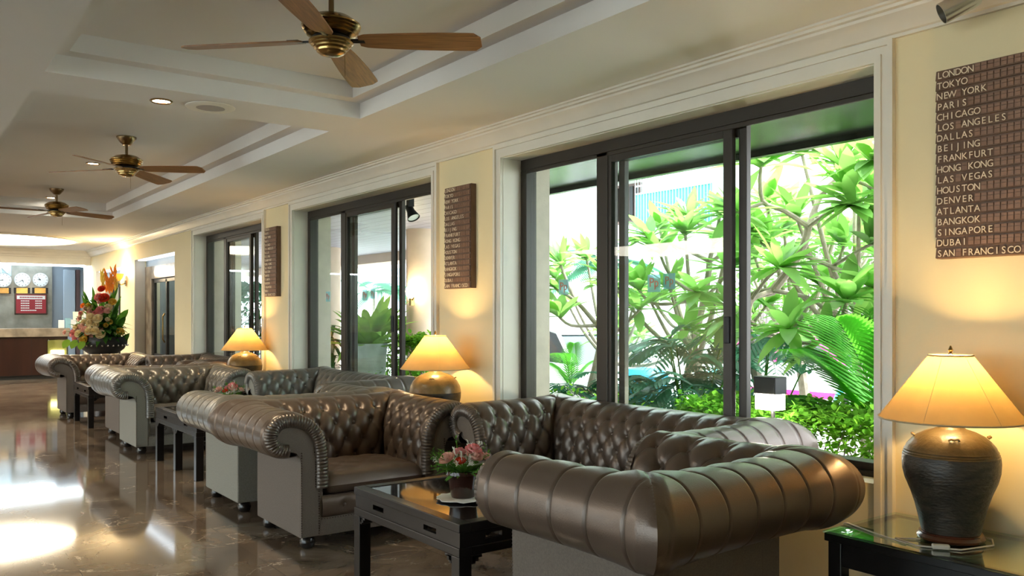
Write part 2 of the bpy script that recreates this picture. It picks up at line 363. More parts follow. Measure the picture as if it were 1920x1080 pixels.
# ------------------------------------------------------------------ sliding windows
def text_mesh(txt, size, m, extrude=.0008, align='LEFT'):
    cu = bpy.data.curves.new('lettering', 'FONT'); cu.body = txt; cu.size = size; cu.extrude = extrude; cu.align_x = align; cu.resolution_u = 3
    ob = bpy.data.objects.new('lettering', cu); COL.objects.link(ob)
    dg = bpy.context.evaluated_depsgraph_get(); me = bpy.data.meshes.new_from_object(ob.evaluated_get(dg))
    bpy.data.objects.remove(ob); bpy.data.curves.remove(cu); me.materials.clear(); me.materials.append(m); return me
FACE_X = (PI/2, 0, -PI/2)           # text that reads from inside on the window wall
logo = text_mesh('Pp', .075, M['stickerred'], align='CENTER')
def sash(y0, y1, x, z0, z1, root, st=.055, rail=.06):
    m = MB(); h = .018
    m.box(x-h, x+h, y0, y0+st, z0, z1); m.box(x-h, x+h, y1-st, y1, z0, z1)
    m.box(x-h, x+h, y0+st, y1-st, z0, z0+rail); m.box(x-h, x+h, y0+st, y1-st, z1-rail, z1)
    s = m.build('sash', M['frame'], root, 0, .003)
    MB().box(x-.003, x+.003, y0+st, y1-st, z0+rail, z1-rail).build('glass', M['glasspane'], s, 0); return s
def sticker(y, z, x, root, sc=1.0):
    s = MB().box(x-.001, x, y-.05*sc, y+.05*sc, z-.05*sc, z+.05*sc).build('sticker', M['sticker'], root, 0)
    l = inst('monogram', logo, s, (x-.0025, y, z-.02*sc), FACE_X); l.scale = (sc,)*3
for i, (a, b, z0, z1) in enumerate(OPEN[:3]):
    r = struct(empty('window_%d' % (i+1)))
    m = MB(); fx0, fx1 = 3.55, 3.64; ft = .065
    m.box(fx0, fx1, a, b, z1-.075, z1); m.box(fx0, fx1, a, b, z0, z0+.06); m.box(fx0, fx1, a, a+ft*.6, z0+.06, z1-.075); m.box(fx0, fx1, b-ft, b, z0+.06, z1-.075)
    L = b-a; y1 = b - .305*L; y2 = b - .665*L           # fixed mullion and the meeting stiles
    m.box(fx0+.001, fx1-.001, y1-.05, y1+.05, z0+.06, z1-.075)
    m.box(fx0+.001, fx0+.02, a+.04, b-ft, z1-.10, z1-.075)
    m.box(fx0-.02, fx0, a, b, z0-.03, z0+.025)
    m.build('frame', M['frame'], r, 0, .004)
    g = MB().box(3.588, 3.594, y1+.05, b-ft, z0+.06, z1-.075).build('fixed_glass', M['glasspane'], r, 0)
    s1 = sash(y2-.01, y1-.02, 3.575, z0+.05, z1-.08, r)
    s2 = sash(y2-.075, y1-.10, 3.615, z0+.05, z1-.08, r, st=.05)
    hd = MB().box(3.545, 3.557, y2+.0, y2+.03, 1.13, 1.27).build('sash_handle', M['darkmetal'], s1, 0, .003)
    if i < 2:
        sticker(b-.42, 1.46, 3.586, r); sticker(y1-.42, 1.46, 3.570, r); sticker(y1-.50, 1.47, 3.61, r, .9)

# ------------------------------------------------------------------ lobby doorways beyond the windows (marble portals with glass doors)
for i, (a, b, z0, z1) in enumerate(OPEN[3:]):
    r = struct(empty('door_%d' % (i+1)))
    x = 3.56
    mm = M['countermarble'] if i == 0 else M['greymarble']
    p = MB(); p.box(x, x+.08, a, a+.42, 0, z1-.12); p.box(x, x+.08, b-.42, b, 0, z1-.12); p.box(x, x+.08, a+.42, b-.42, 1.86, z1-.12)
    p.build('portal', mm, r, 0, .004)
    MB().box(x+.02, x+.06, a, b, z1-.12, z1).build('fascia', M['bluewall'], r, 0)
    MB().box(3.43, 3.55, a+.1, b-.1, z1-.02, z1-.005).build('fascia_light', emis('fascia_glow', (.85,.94,1,1), 1.3), r, 0)
    d = MB(); ym = (a+b)/2
    for yy in (a+.42, ym-.03, b-.48): d.box(x+.03, x+.07, yy, yy+.06, 0, 1.86)
    d.box(x+.03, x+.07, a+.42, b-.42, 1.80, 1.86); d.box(x+.03, x+.07, a+.42, b-.42, 0, .09); d.box(x+.03, x+.07, a+.42, b-.42, .62, .65)
    d.build('door_frame', M['frame'], r, 0)
    MB().box(x+.047, x+.053, a+.48, ym-.03, .09, 1.8).build('door_glass', M['glasspane'], r, 0)
    MB().box(x+.047, x+.053, ym+.03, b-.48, .09, 1.8).build('door_glass', M['glasspane'], r, 0)
    MB().tube([(x-.02, ym-.12, .85), (x-.05, ym-.12, .9), (x-.05, ym-.12, 1.25), (x-.02, ym-.12, 1.3)], .012).build('door_pull', M['brass'], r)
# white lining of the two portal recesses
t = MB()
for (a, b, z0, z1) in OPEN[3:]:
    t.box(D-.002, 3.56, b-.004, b, 0, z1-.004); t.box(D-.002, 3.56, a, a+.004, 0, z1-.004); t.box(D-.002, 3.56, a, b, z1-.004, z1)
struct(t.build('trim_6', M['white'], smooth=0))
for k, yy in enumerate((13.9, 17.2)):  # added panels, out of view, to brighten the portal doors and recesses
    hl = thing('hall_fill', ['added fill light panel behind the marble portal door', 'added fill light panel behind the second portal, near the flowers'][k], 'ceiling light', (3.95, yy, CZ-.05))
    MB().box(-.1,.1,-.9,.9,-.03,-.002).build('diffuser', emis('hall_fill_glow', (.82,.93,1,1), 5), hl, 0)
# small hall behind the portals, closed by a wall
h = MB(); h.box(4.1, 4.2, 12.3, 18.9, 0, CZ); struct(h.build('wall_hall', M['bluewall'], smooth=0))
h = MB(); h.box(3.8, 4.2, 12.25, 12.3, 0, CZ-.05); h.box(3.8, 4.2, 12.25, 18.9, CZ-.05, CZ); struct(h.build('ceiling_hall', M['white'], smooth=0))
h = MB(); h.box(3.8, 4.1, 12.3, 18.85, -.1, 0); struct(h.build('floor_hall', M['countermarble'], smooth=0))

# ------------------------------------------------------------------ chesterfields
CTRL = [(0,.33),(0,.40),(.001,.47),(.006,.535),(.020,.60),(.052,.662),(.098,.706),(.155,.732),(.215,.740),(.270,.732),(.312,.706),(.340,.664),(.345,.618),(.330,.574),(.298,.540),(.255,.523),(.205,.521),(.155,.528)]
def catmull(P, step):
    P = [np.array(p, float) for p in P]; out = []
    for i in range(len(P)-1):
        p0 = P[max(i-1,0)]; p1 = P[i]; p2 = P[i+1]; p3 = P[min(i+2,len(P)-1)]
        for t in np.linspace(0, 1, 12, endpoint=False):
            out.append(.5*((2*p1)+(-p0+p2)*t+(2*p0-5*p1+4*p2-p3)*t*t+(-p0+3*p1-3*p2+p3)*t**3))
    out.append(P[-1]); out = np.array(out)
    s = np.concatenate([[0], np.cumsum(np.linalg.norm(np.diff(out, axis=0), axis=1))])
    n = int(s[-1]/step)+1; q = np.linspace(0, s[-1], n)
    return np.stack([np.interp(q, s, out[:,k]) for k in range(out.shape[1])], 1), q
PRO, SARC = catmull(CTRL, .0095)
TAN = np.gradient(PRO, axis=0); TAN /= np.linalg.norm(TAN, axis=1)[:,None]
NOR = np.stack([-TAN[:,1], TAN[:,0]], 1)
S0, NR = .075, 4
def row_gap(DU): return .104 if DU < .15 else .120
def tuft(u, s, DU):
    DS = row_gap(DU); amp = 1.0 if DU < .15 else 1.35
    j = (s-S0)/DS; a = u/DU + j/2; b = u/DU - j/2
    eps = 1e-4
    pil = (np.abs(np.sin(PI*a))*np.abs(np.sin(PI*b))+eps)**.40
    ph = ((NR-1) % 2)*.5
    q = u/DU-ph; q = np.abs(q-np.round(q))*DU                      # distance to the nearest pleat
    st = (np.abs(np.sin(PI*(u/DU-ph)))+eps)**.40
    st0 = (np.abs(np.sin(PI*(u/DU)))+eps)**.33
    kt = np.clip((j-(NR-1))/.7, 0, 1); kt = kt*kt*(3-2*kt)
    kb = np.clip((-j)/.5, 0, 1)
    fade = np.clip(1-(s-(S0+(NR-1)*DS))/.17, .0, 1)
    ps = st*fade + (1-fade)*(1-.22*np.exp(-(q/.004)**2))
    h = pil*(1-kt)+ps*kt
    h = h*(1-kb)+st0*kb
    ra = a-np.round(a); rb = b-np.round(b); jr = np.round(a)-np.round(b)
    ok = (jr >= -.1) & (jr <= NR-.9)
    r2 = (DU*(ra+rb)/2)**2 + (DS*(ra-rb))**2
    dent = np.where(ok, np.exp(-r2/(2*.016**2)), 0)
    return amp*(.023*h - .019*dent) - .008
BTN = MB().sphere((0,0,0), .0105, 10, 6, (1,1,.55)).mesh('button', M['leather'])
def cushion_seg(DU, u0f, u1f, mapf, edge0, edge1, flip):
    """one tufted length; u0f/u1f give its ends at offset o; mapf turns (u, o, z) into a point"""
    o = PRO[:,0]; z = PRO[:,1]
    U0 = u0f(o); U1 = u1f(o);
    st_ = DU/12 if DU < .15 else DU/24; g = np.arange(math.floor(U0.min()/st_), math.ceil(U1.max()/st_)+1)*st_
    U = np.clip(g[:,None], U0[None], U1[None]); S = np.repeat(SARC[None], len(g), 0)
    d = tuft(U, S, DU)
    outer = np.clip((SARC-.38)/.08, 0, 1)[None]
    for e, dist in ((edge0, U-U0[None]), (edge1, U1[None]-U)):
        f = np.clip(dist/(.045 if e == 'mitre' else .012), 0, 1)
        if e == 'mitre': d = (1-outer)*(d*np.sqrt(f) - .012*(1-np.sqrt(f))) + outer*(d*f + .010*(1-f) - .004*np.exp(-(dist/.006)**2) + .026*np.exp(-dist/.10))
        else: d = d*f + .006*(1-f)
    O = o[None]+NOR[None,:,0]*d; Z = z[None]+NOR[None,:,1]*d
    if edge0 == 'mitre': U = np.where(U <= U0[None]+1e-9, u0f(O), np.maximum(U, u0f(O)))
    if edge1 == 'mitre': U = np.where(U >= U1[None]-1e-9, u1f(O), np.minimum(U, u1f(O)))
    P = np.stack(mapf(U, O, Z), -1)
    return MB().grid(P, flip)
def button_spots(DU, u0f, u1f, m=.03):
    out = []; DS = row_gap(DU)
    for j in range(NR):
        s = S0+j*DS; o = np.interp(s, SARC, PRO[:,0]); z = np.interp(s, SARC, PRO[:,1]); n0 = np.interp(s, SARC, NOR[:,0]); n1 = np.interp(s, SARC, NOR[:,1])
        for i in range(-16, 17):
            u = (i+j/2)*DU
            if u0f(o)+m < u < u1f(o)-m: out.append((u, o-.016*n0, z-.016*n1, n0, n1))
    return out
def face_panel(inset):
    """outline of the scroll facing in (o,z), following the roll inset from the leather edge"""
    q = PRO - NOR*inset
    keep = [p for p, s in zip(q, SARC) if s > .0]
    return keep
def scroll_pts(inset, s_end):
    return [PRO[i]-NOR[i]*inset for i in range(0, len(PRO), 2) if SARC[i] <= s_end]
def chesterfield(name, label, cat, wi, di, group=None, du=.122):
    root = thing(name, label, cat, group=group)
    yf = -(di+.152)/2; yb = yf+di; hw = wi/2
    lea, lin = M['leather'], M['linen']
    # tufted back and arms with mitred corners
    bk = cushion_seg(du, lambda o: -(hw+o), lambda o: hw+o, lambda u,o,z: (u, yb+o, z), 'mitre', 'mitre', True).build('back', lea, root, 80)
    for (u, o, z, n0, n1) in button_spots(du, lambda o: -(hw+o), lambda o: hw+o):
        inst('button', BTN, bk, (u, yb+o, z), (-math.atan2(n0, n1), 0, 0))
    for sg in (-1, 1):
        a0 = lambda o: np.zeros_like(o)+yf+.006 if hasattr(o, 'shape') else yf+.006
        a1 = lambda o: yb+o
        ar = cushion_seg(du, a0, a1, lambda u,o,z: (sg*(hw+o), u, z), 'end', 'mitre', sg > 0).build('arm', lea, root, 80)
        for (u, o, z, n0, n1) in button_spots(du, a0, a1):
            inst('button', BTN, ar, (sg*(hw+o), u, z), (0, sg*math.atan2(n0, n1), 0))
        # ruched edge round the scroll: leather gathered from the roll onto the facing
        idx = [i for i in range(len(PRO)) if SARC[i] <= SARC[-1]-.06]
        rows = []
        fine = np.linspace(0, SARC[idx[-1]], 330)
        for s in fine:
            o = np.interp(s, SARC, PRO[:,0]); z = np.interp(s, SARC, PRO[:,1]); n0 = np.interp(s, SARC, NOR[:,0]); n1 = np.interp(s, SARC, NOR[:,1])
            pl = .0055*(abs(math.sin(s*PI/.019))**.7-.5)
            ring = []
            for (ins, yy, amp) in ((-.007, .012, .2), (-.005, -.012, .8), (.010, -.028, 1), (.030, -.034, 1), (.050, -.030, 1), (.064, -.016, .7), (.068, .006, 0)):
                ring.append((sg*(hw+o-n0*ins + n0*pl*amp*.6), yf+yy-pl*amp, z-n1*ins + n1*pl*amp*.6))
            rows.append(ring)
        MB().grid(np.array(rows), sg < 0).build('ruched_edge', M['ruche'], root, 60)
        # linen facing inside the ruched edge
        sp = scroll_pts(.060, SARC[-1]-.085)
        poly = [(p[0], p[1]) for p in sp]
        poly = [(.042,.075),(.042,.30)] + [(max(p[0], .060), p[1]) for p in poly if p[1] > .36]
        # return along the scroll eye and down the outer edge
        poly += [(.262,.572),(.222,.546),(.178,.534),(.158,.51),(.152,.48),(.150,.30),(.150,.075)]
        pp = [(sg*(hw+o), z) for o, z in poly]
        MB().prism(pp if sg > 0 else pp[::-1], 'y', yf-.008, yf+.03).build('arm_facing', lin, root, 40)
        # outside panel
        xa, xb = sorted((sg*(hw+.020), sg*(hw+.152)))
        MB().box(xa, xb, yf, yb+.152, .068, .57).build('side_panel', lin, root, 0, .008)
        # nail rows down both edges of the facing
        nl = MB()
        for k in range(34):
            z = .085+k*.0135
            if z < .54: nl.sphere((sg*(hw+.148), yf-.009, z), .0046, 6, 4)
            ol = .047 if z < .33 else .066+max(0,z-.5)*.25
            nl.sphere((sg*(hw+ol), yf-.009, z), .0046, 6, 4)
        nl.build('nail_trim', M['nail'], root)
    MB().box(-hw-.03, hw+.03, yb+.02, yb+.152, .068, .57).build('back_panel', lin, root, 0, .008)
    # seat, tufted apron, plain base
    nx, ny = max(40, int(wi/.014)), max(36, int(di/.014))
    nseat = 1 if wi < .8 else 2
    X = np.linspace(-1,1,nx)[:,None]; Y = np.linspace(-1,1,ny)[None]
    e = (np.clip(1-np.abs(X)**14,0,1)**.5)*(np.clip(1-np.abs(Y)**10,0,1)**.5)
    xx = X*(hw+.004)+0*Y; y0, y1 = yf-.012, yb+.004; yy = (y0+y1)/2+Y*(y1-y0)/2+0*X
    u = xx/.15; v = (yy-y0)/.17
    pil = (np.abs(np.sin(PI*(u+v/1)))*np.abs(np.sin(PI*(u-v)))+1e-3)**.35
    top = .335+e*(.062+.018*(1-X**2)*(1-Y**2))+.010*pil*np.clip((1-np.abs(X))*6,0,1)*np.clip((1-np.abs(Y))*5,0,1)
    bot = .335-e*.058
    s = MB(); s.grid(np.stack([xx,yy,top],-1), False); s.grid(np.stack([xx,yy,bot],-1), True)
    s.build('seat_cushion', lea, root, 80)
    n = max(24, int(wi/.012)); P = np.zeros((n, 14, 3))
    for i, x in enumerate(np.linspace(-hw-.03, hw+.03, n)):
        for j in range(14):
            t = j/13; z = .165+t*.115
            bl = .020*math.sin(PI*t)**.5; sp = .2
            d = abs((x/sp+.5) % 1-.5)*sp
            bl -= .012*math.exp(-(d*d+(z-.222)**2)/(2*.018**2)) + .006*math.exp(-d/.006)*math.sin(PI*t)
            P[i,j] = (x, yf+.002-bl, z)
    fr = MB().grid(P, False); fr.box(-hw-.02, hw+.02, yf+.004, yf+.06, .10, .285)
    fr = fr.build('front_apron', lea, root, 80)
    for k in range(-6, 7):
        x = k*.2
        if abs(x) < hw-.06: inst('button', BTN, fr, (x, yf-.009, .222), (PI/2, 0, 0))
    MB().box(-hw-.045, hw+.045, yf-.006, yf+.06, .068, .165).build('base_rail', lin, root, 0, .005)
    nl = MB()
    for k in range(int(wi/.016)): nl.sphere((-hw-.03+k*.016, yf-.007, .160), .0035, 6, 4)
    nl.build('nail_row', M['nail'], root)
    MB().box(-hw-.1, hw+.1, yf+.05, yb+.1, .07, .09).build('underside', M['black'], root, 0)
    ft = MB().lathe([(.024,0),(.036,.008),(.042,.028),(.040,.05),(.034,.06),(.04,.066),(.04,.075)], n=16).mesh('foot', M['blackfoot'])
    for sx in (-1,1):
        for y in (yf+.05, yb+.10): inst('foot', ft, root, (sx*(hw+.09), y, 0))
    return root
ARMCH = chesterfield('armchair', 'x', 'armchair', .61, .507, 'tufted armchairs of the seating groups')
BIG = chesterfield('armchair', 'x', 'armchair', .54, .507, 'tufted armchairs of the seating groups', .168)
SOFA = chesterfield('sofa', 'x', 'sofa', 1.20, .507, 'tufted sofas along the windows')
def place(src, first, x, y, rz, label):
    o = src if first else copy_tree(src)
    o.location = (x, y, 0); o.rotation_euler = (0, 0, rz); o['label'] = label; return o
R = math.radians
def regrey(o):
    for ch in o.children:
        for sl in ch.material_slots:
            m_ = {'pewter_brown_leather': 'leather_grey', 'ruched_leather': 'leather_grey', 'taupe_linen': 'linen_grey'}.get(sl.material.name)
            if m_: sl.link = 'OBJECT'; sl.material = M[m_]
        regrey(ch)
place(ARMCH, True, 2.282, 4.715, 0, 'brown tufted armchair facing us, directly behind the coffee table with the flower pot')
big = place(BIG, True, 2.30, 2.265, PI+R(2.5), 'large foreground brown tufted armchair with its back to us, beside the nearest end table'); big.scale = (.875, 1, 1.02)
g1 = place(ARMCH, False, 2.30, 5.775, PI, 'greyish tufted armchair turned away, back to back with the armchair facing the flower pot')
g2 = place(ARMCH, False, 2.33, 8.62, 0, 'grey tufted armchair facing us behind the second coffee table')
place(ARMCH, False, 2.41, 9.68, PI, 'brown tufted armchair turned away, beside the farthest coffee table')
place(ARMCH, False, 2.298, 12.04, 0, 'farthest tufted armchair, facing us in front of the tall flower arrangement')
SX = 3.54-.335-.152/2-.507/2+.0
place(SOFA, True, 3.12, 3.43, -PI/2, 'brown tufted sofa against the nearest window with the plumeria tree outside')
g3 = place(SOFA, False, 3.12, 7.03, -PI/2, 'blue-grey sheened tufted sofa against the middle window')
far = place(SOFA, False, 3.12, 10.90, -PI/2, 'farthest brown tufted sofa against the third window'); far.scale = (.88, 1, 1)
for o in (g1, g2, g3): regrey(o)

# ------------------------------------------------------------------ coffee tables and end tables
def bracket_table(name, label, cat, w, l, h, legs_y, group, top_mat):
    r = thing(name, label, cat, group=group)
    hx, hy = w/2, l/2
    m = MB(); b = .055
    m.box(-hx, -hx+b, -hy, hy, h-.035, h); m.box(hx-b, hx, -hy, hy, h-.035, h); m.box(-hx+b, hx-b, -hy, -hy+b, h-.035, h); m.box(-hx+b, hx-b, hy-b, hy, h-.035, h)
    m.build('top_frame', M['lacquer'], r, 0, .003)
    MB().box(-hx+b, hx-b, -hy+b, hy-b, h-.02, h-.003).build('top_panel', top_mat, r, 0)
    # waist with slots cut through each long and short side
    m = MB(); i = .006; z0, z1 = h-.095, h-.035; t = .02
    def slotted(fix, lo, hi, axis):
        L = hi-lo; sl = min(.10, L*.14)
        cs = [lo+L*.25, lo+L*.75]; edges = [lo]
        for cc in cs: edges += [cc-sl/2, cc+sl/2]
        edges.append(hi)
        for k in range(0, len(edges), 2):
            a_, b_ = edges[k], edges[k+1]
            if axis == 'y': m.box(fix-t/2, fix+t/2, a_, b_, z0, z1)
            else: m.box(a_, b_, fix-t/2, fix+t/2, z0, z1)
        for cc in cs:
            for zz in ((z0, z0+.02), (z1-.018, z1)):
                if axis == 'y': m.box(fix-t/2, fix+t/2, cc-sl/2, cc+sl/2, *zz)
                else: m.box(cc-sl/2, cc+sl/2, fix-t/2, fix+t/2, *zz)
    for s in (-1, 1):
        slotted(s*(hx-i-t/2), -hy+i, hy-i, 'y'); slotted(s*(hy-i-t/2), -hx+i+t, hx-i-t, 'x')
    m.build('waist', M['lacquer'], r, 0)
    MB().box(-hx+.05, hx-.05, -hy+.05, hy-.05, h-.05, h-.04).build('under_board', M['black'], r, 0)
    # apron below with stepped brackets beside every leg
    m = MB(); z1 = h-.095; ap = .035; lg = .058
    for s in (-1, 1):
        m.box(s*hx-(lg if s > 0 else 0), s*hx+(0 if s > 0 else lg), -hy, hy, z1-ap, z1)
        m.box(-hx+lg, hx-lg, s*hy-(lg if s > 0 else 0), s*hy+(0 if s > 0 else lg), z1-ap, z1)
    m.build('apron', M['lacquer'], r, 0, .003)
    for sx in (-1, 1):
        for y in legs_y:
            g = MB(); xa, xb = sorted((sx*hx, sx*(hx-lg))); ya = max(-hy, min(hy-lg, y-lg/2)); yb_ = ya+lg
            g.box(xa, xb, ya, yb_, 0, z1-ap)
            for k, (ww, hh) in enumerate(((.05,.012),(.034,.026),(.02,.034))):
                if yb_ < hy-.01: g.box(xa, xb, yb_, yb_+ww, z1-ap-hh, z1-ap)
                if ya > -hy+.01: g.box(xa, xb, ya-ww, ya, z1-ap-hh, z1-ap)
                xi = sx*(hx-lg); q0, q1 = sorted((xi, xi-sx*ww)); g.box(q0, q1, ya, yb_, z1-ap-hh, z1-ap)
            g.build('leg', M['lacquer'], r, 0, .003)
    return r
t1 = bracket_table('coffee_table', 'black lacquer coffee table with slotted sides holding the pot of pink roses', 'coffee table', .62, .91, .47, (-1, 1), 'black coffee tables', M['tableglass'])
t1.location = (2.105, 3.22, 0)
t2 = bracket_table('coffee_table', 'black lacquer coffee table with three visible legs in front of the grey armchair', 'coffee table', .62, 1.2, .47, (-1, 0, 1), 'black coffee tables', M['tableglass'])
t2.location = (2.255, 7.29, 0)
t3 = bracket_table('coffee_table', 'small far black coffee table with an ashtray, in front of the farthest armchair', 'coffee table', .62, .9, .47, (-1, 1), 'black coffee tables', M['tableglass'])
t3.location = (2.19, 10.98, 0)

def end_table(label, x, y, w, l):
    r = thing('end_table', label, 'side table', (x, y, 0), group='black end tables under the lamps')
    hx, hy, h = w/2, l/2, .455
    m = MB(); b = .05
    m.box(-hx, -hx+b, -hy, hy, h-.03, h); m.box(hx-b, hx, -hy, hy, h-.03, h); m.box(-hx+b, hx-b, -hy, -hy+b, h-.03, h); m.box(-hx+b, hx-b, hy-b, hy, h-.03, h)
    m.build('top_frame', M['lacquer'], r, 0, .003)
    MB().box(-hx+b, hx-b, -hy+b, hy-b, h-.02, h-.002).build('top_panel', M['frost'], r, 0)
    MB().box(-hx-.004, hx+.004, -hy-.004, hy+.004, h, h+.008).build('glass_top', M['glasstop'], r, 0, .002)
    m = MB()
    for s in (-1, 1):
        m.box(s*(hx-.03)-.012, s*(hx-.03)+.012, -hy+.02, hy-.02, h-.12, h-.03); m.box(-hx+.02, hx-.02, s*(hy-.03)-.012, s*(hy-.03)+.012, h-.12, h-.03)
    m.build('apron', M['lacquer'], r, 0, .003)
    for sx in (-1, 1):
        for sy in (-1, 1):
            xa, xb = sorted((sx*(hx-.01), sx*(hx-.065))); ya, yb = sorted((sy*(hy-.01), sy*(hy-.065)))
            MB().box(xa, xb, ya, yb, 0, h-.03).build('leg', M['lacquer'], r, 0, .004)
    MB().box(-hx+.03, hx-.03, -hy+.03, hy-.03, .13, .15).build('lower_shelf', M['lacquer'], r, 0, .003)
    return r
end_table('glass topped black end table at the right edge under the tall jar lamp', 3.125, 1.51, .50, .77)
end_table('black end table tucked behind the armchair, under the middle table lamp', 3.125, 5.10, .50, .66)
end_table('black end table under the farthest table lamp beside the grey armchair', 3.125, 9.02, .50, .66)

# ------------------------------------------------------------------ table lamps
def lamp(label, x, y, tall):
    r = thing('table_lamp', label, 'lamp', (x, y, .4635), group='table lamps on the piers')
    if tall:
        prof = [(.0,.030),(.097,.030),(.102,.05),(.110,.088),(.120,.128),(.133,.168),(.152,.215),(.161,.25),(.163,.285),(.161,.305),(.1615,.308),(.158,.312),(.159,.316),(.155,.320),(.156,.325),(.152,.330),(.147,.342),(.130,.362),(.112,.377),(.085,.391),(.055,.401),(.040,.409),(.034,.42),(.032,.445),(.0,.445)]
        cut = 10
    else:
        prof = [(.0,.020),(.095,.020),(.108,.04),(.140,.10),(.166,.17),(.180,.235),(.182,.275),(.174,.315),(.155,.352),(.125,.382),(.085,.402),(.050,.412),(.036,.425),(.034,.440),(.0,.440)]
        cut = 6
    j = MB().lathe(prof[:cut+1], n=48, cap=False).build('jar', M['jar'] if tall else M['jar'], r)
    MB().lathe(prof[cut:], n=48, cap=False).build('jar_shoulder', M['jarmid' if tall else 'jarlite'], r)
    for k in range(4):
        a = k*PI/2+.55+ (0 if tall else .3); rr, zz = (.120,.374) if tall else (.138,.372)
        p = Vector((rr*math.cos(a), rr*math.sin(a), zz)); tx = Vector((-math.sin(a), math.cos(a), 0)); ou = Vector((math.cos(a), math.sin(a), .6)).normalized()
        MB().tube([p-tx*.016, p-tx*.011+ou*.009, p+ou*.003, p+tx*.011+ou*.009, p+tx*.016], .0042, 6).build('lug', M['jarlite'], r)
    MB().lathe([(0,0),(.100,0),(.112,.006),(.114,.014),(.108,.021),(.104,.024),(.106,.028),(.098,.032),(0,.032)] if tall else [(0,0),(.104,0),(.114,.007),(.110,.018),(.10,.022),(0,.022)], n=40).build('foot', M['footwood'], r)
    MB().lathe([(.012,.44),(.012,.52),(.02,.525),(.02,.56),(.0,.56)], n=16).build('lamp_holder', M['brassdark'], r)
    b = MB().sphere((0,0,.585), .028, 12, 8, (1,1,1.25)).build('bulb', M['bulb'], r)
    z0, z1, r0, r1 = .438, .668, .243, .074
    sh = MB(); n = 64
    P = np.zeros((n, 9, 3))
    for k in range(n):
        a = 2*PI*k/n
        for i in range(9):
            t = i/8; rr = r0*(1-t)+r1*t; P[k,i] = (rr*math.cos(a), rr*math.sin(a), z0*(1-t)+z1*t)
    sh.grid(P, close_u=True); shade = sh.build('lamp_shade', M['shade'], r)
    tr = MB()
    for rr, zz in ((r0, z0), (r1, z1)): tr.tube([(rr*math.cos(2*PI*k/48), rr*math.sin(2*PI*k/48), zz) for k in range(49)], .0035, 6)
    tr.build('shade_binding', M['shadetrim'], shade)
    sm = MB()
    for k in range(6):
        a = 2*PI*k/6+.1; sm.tube([(r0*math.cos(a), r0*math.sin(a), z0), (r1*math.cos(a), r1*math.sin(a), z1)], .0008, 5)
    sm.build('shade_seams', M['shadetrim'], shade)
    sp = MB().tube([(-r1,0,z1-.004), (0,0,z1-.006), (r1,0,z1-.004)], .002, 6); sp.tube([(0,0,.55), (0,0,z1+.01)], .0025, 6); sp.build('spider', M['brass'], r)
    MB().lathe([(.004,0),(.008,.004),(.005,.010),(.009,.018),(.006,.024),(.002,.034),(0,.034)], (0,0,z1+.002), 12).build('finial', M['brass'], r)
    ld = bpy.data.lights.new('lamp_glow', 'POINT'); ld.energy = 15; ld.color = (1,.64,.25); ld.shadow_soft_size = .03
    lo = bpy.data.objects.new('lamp_glow', ld); COL.objects.link(lo); lo.parent = r; lo.location = (0,0,.60)
    return r
l1 = lamp('table lamp with a tall dark jar base and lit parchment shade at the right edge', 3.13, 1.545, True)
cd = MB().tube([(-.10,.06,.004),(-.16,.12,.004),(-.20,.02,.004),(-.13,-.10,.004),(.02,-.14,.004),(.10,-.10,.004),(.12,-.02,.004)], .003, 6)
cd.tube([(-.20,.06,.004),(-.16,.20,.004),(-.10,.345,.004),(-.098,.362,.002),(-.097,.368,-.004)], .003, 6)
cd.build('power_cord', M['plasticw'], l1)
MB().box(-.028,.028,-.012,.012,.0,.016).build('cord_switch', M['plasticw'], l1, 0, .004, loc=(-.17,-.05,.003), rot=(0,0,R(-52)))
lamp('squat round jar table lamp on the pier between near and middle windows', 3.135, 5.14, False)
lamp('smallest-looking table lamp, farthest of the three, beside the third window', 3.15, 9.08, False)

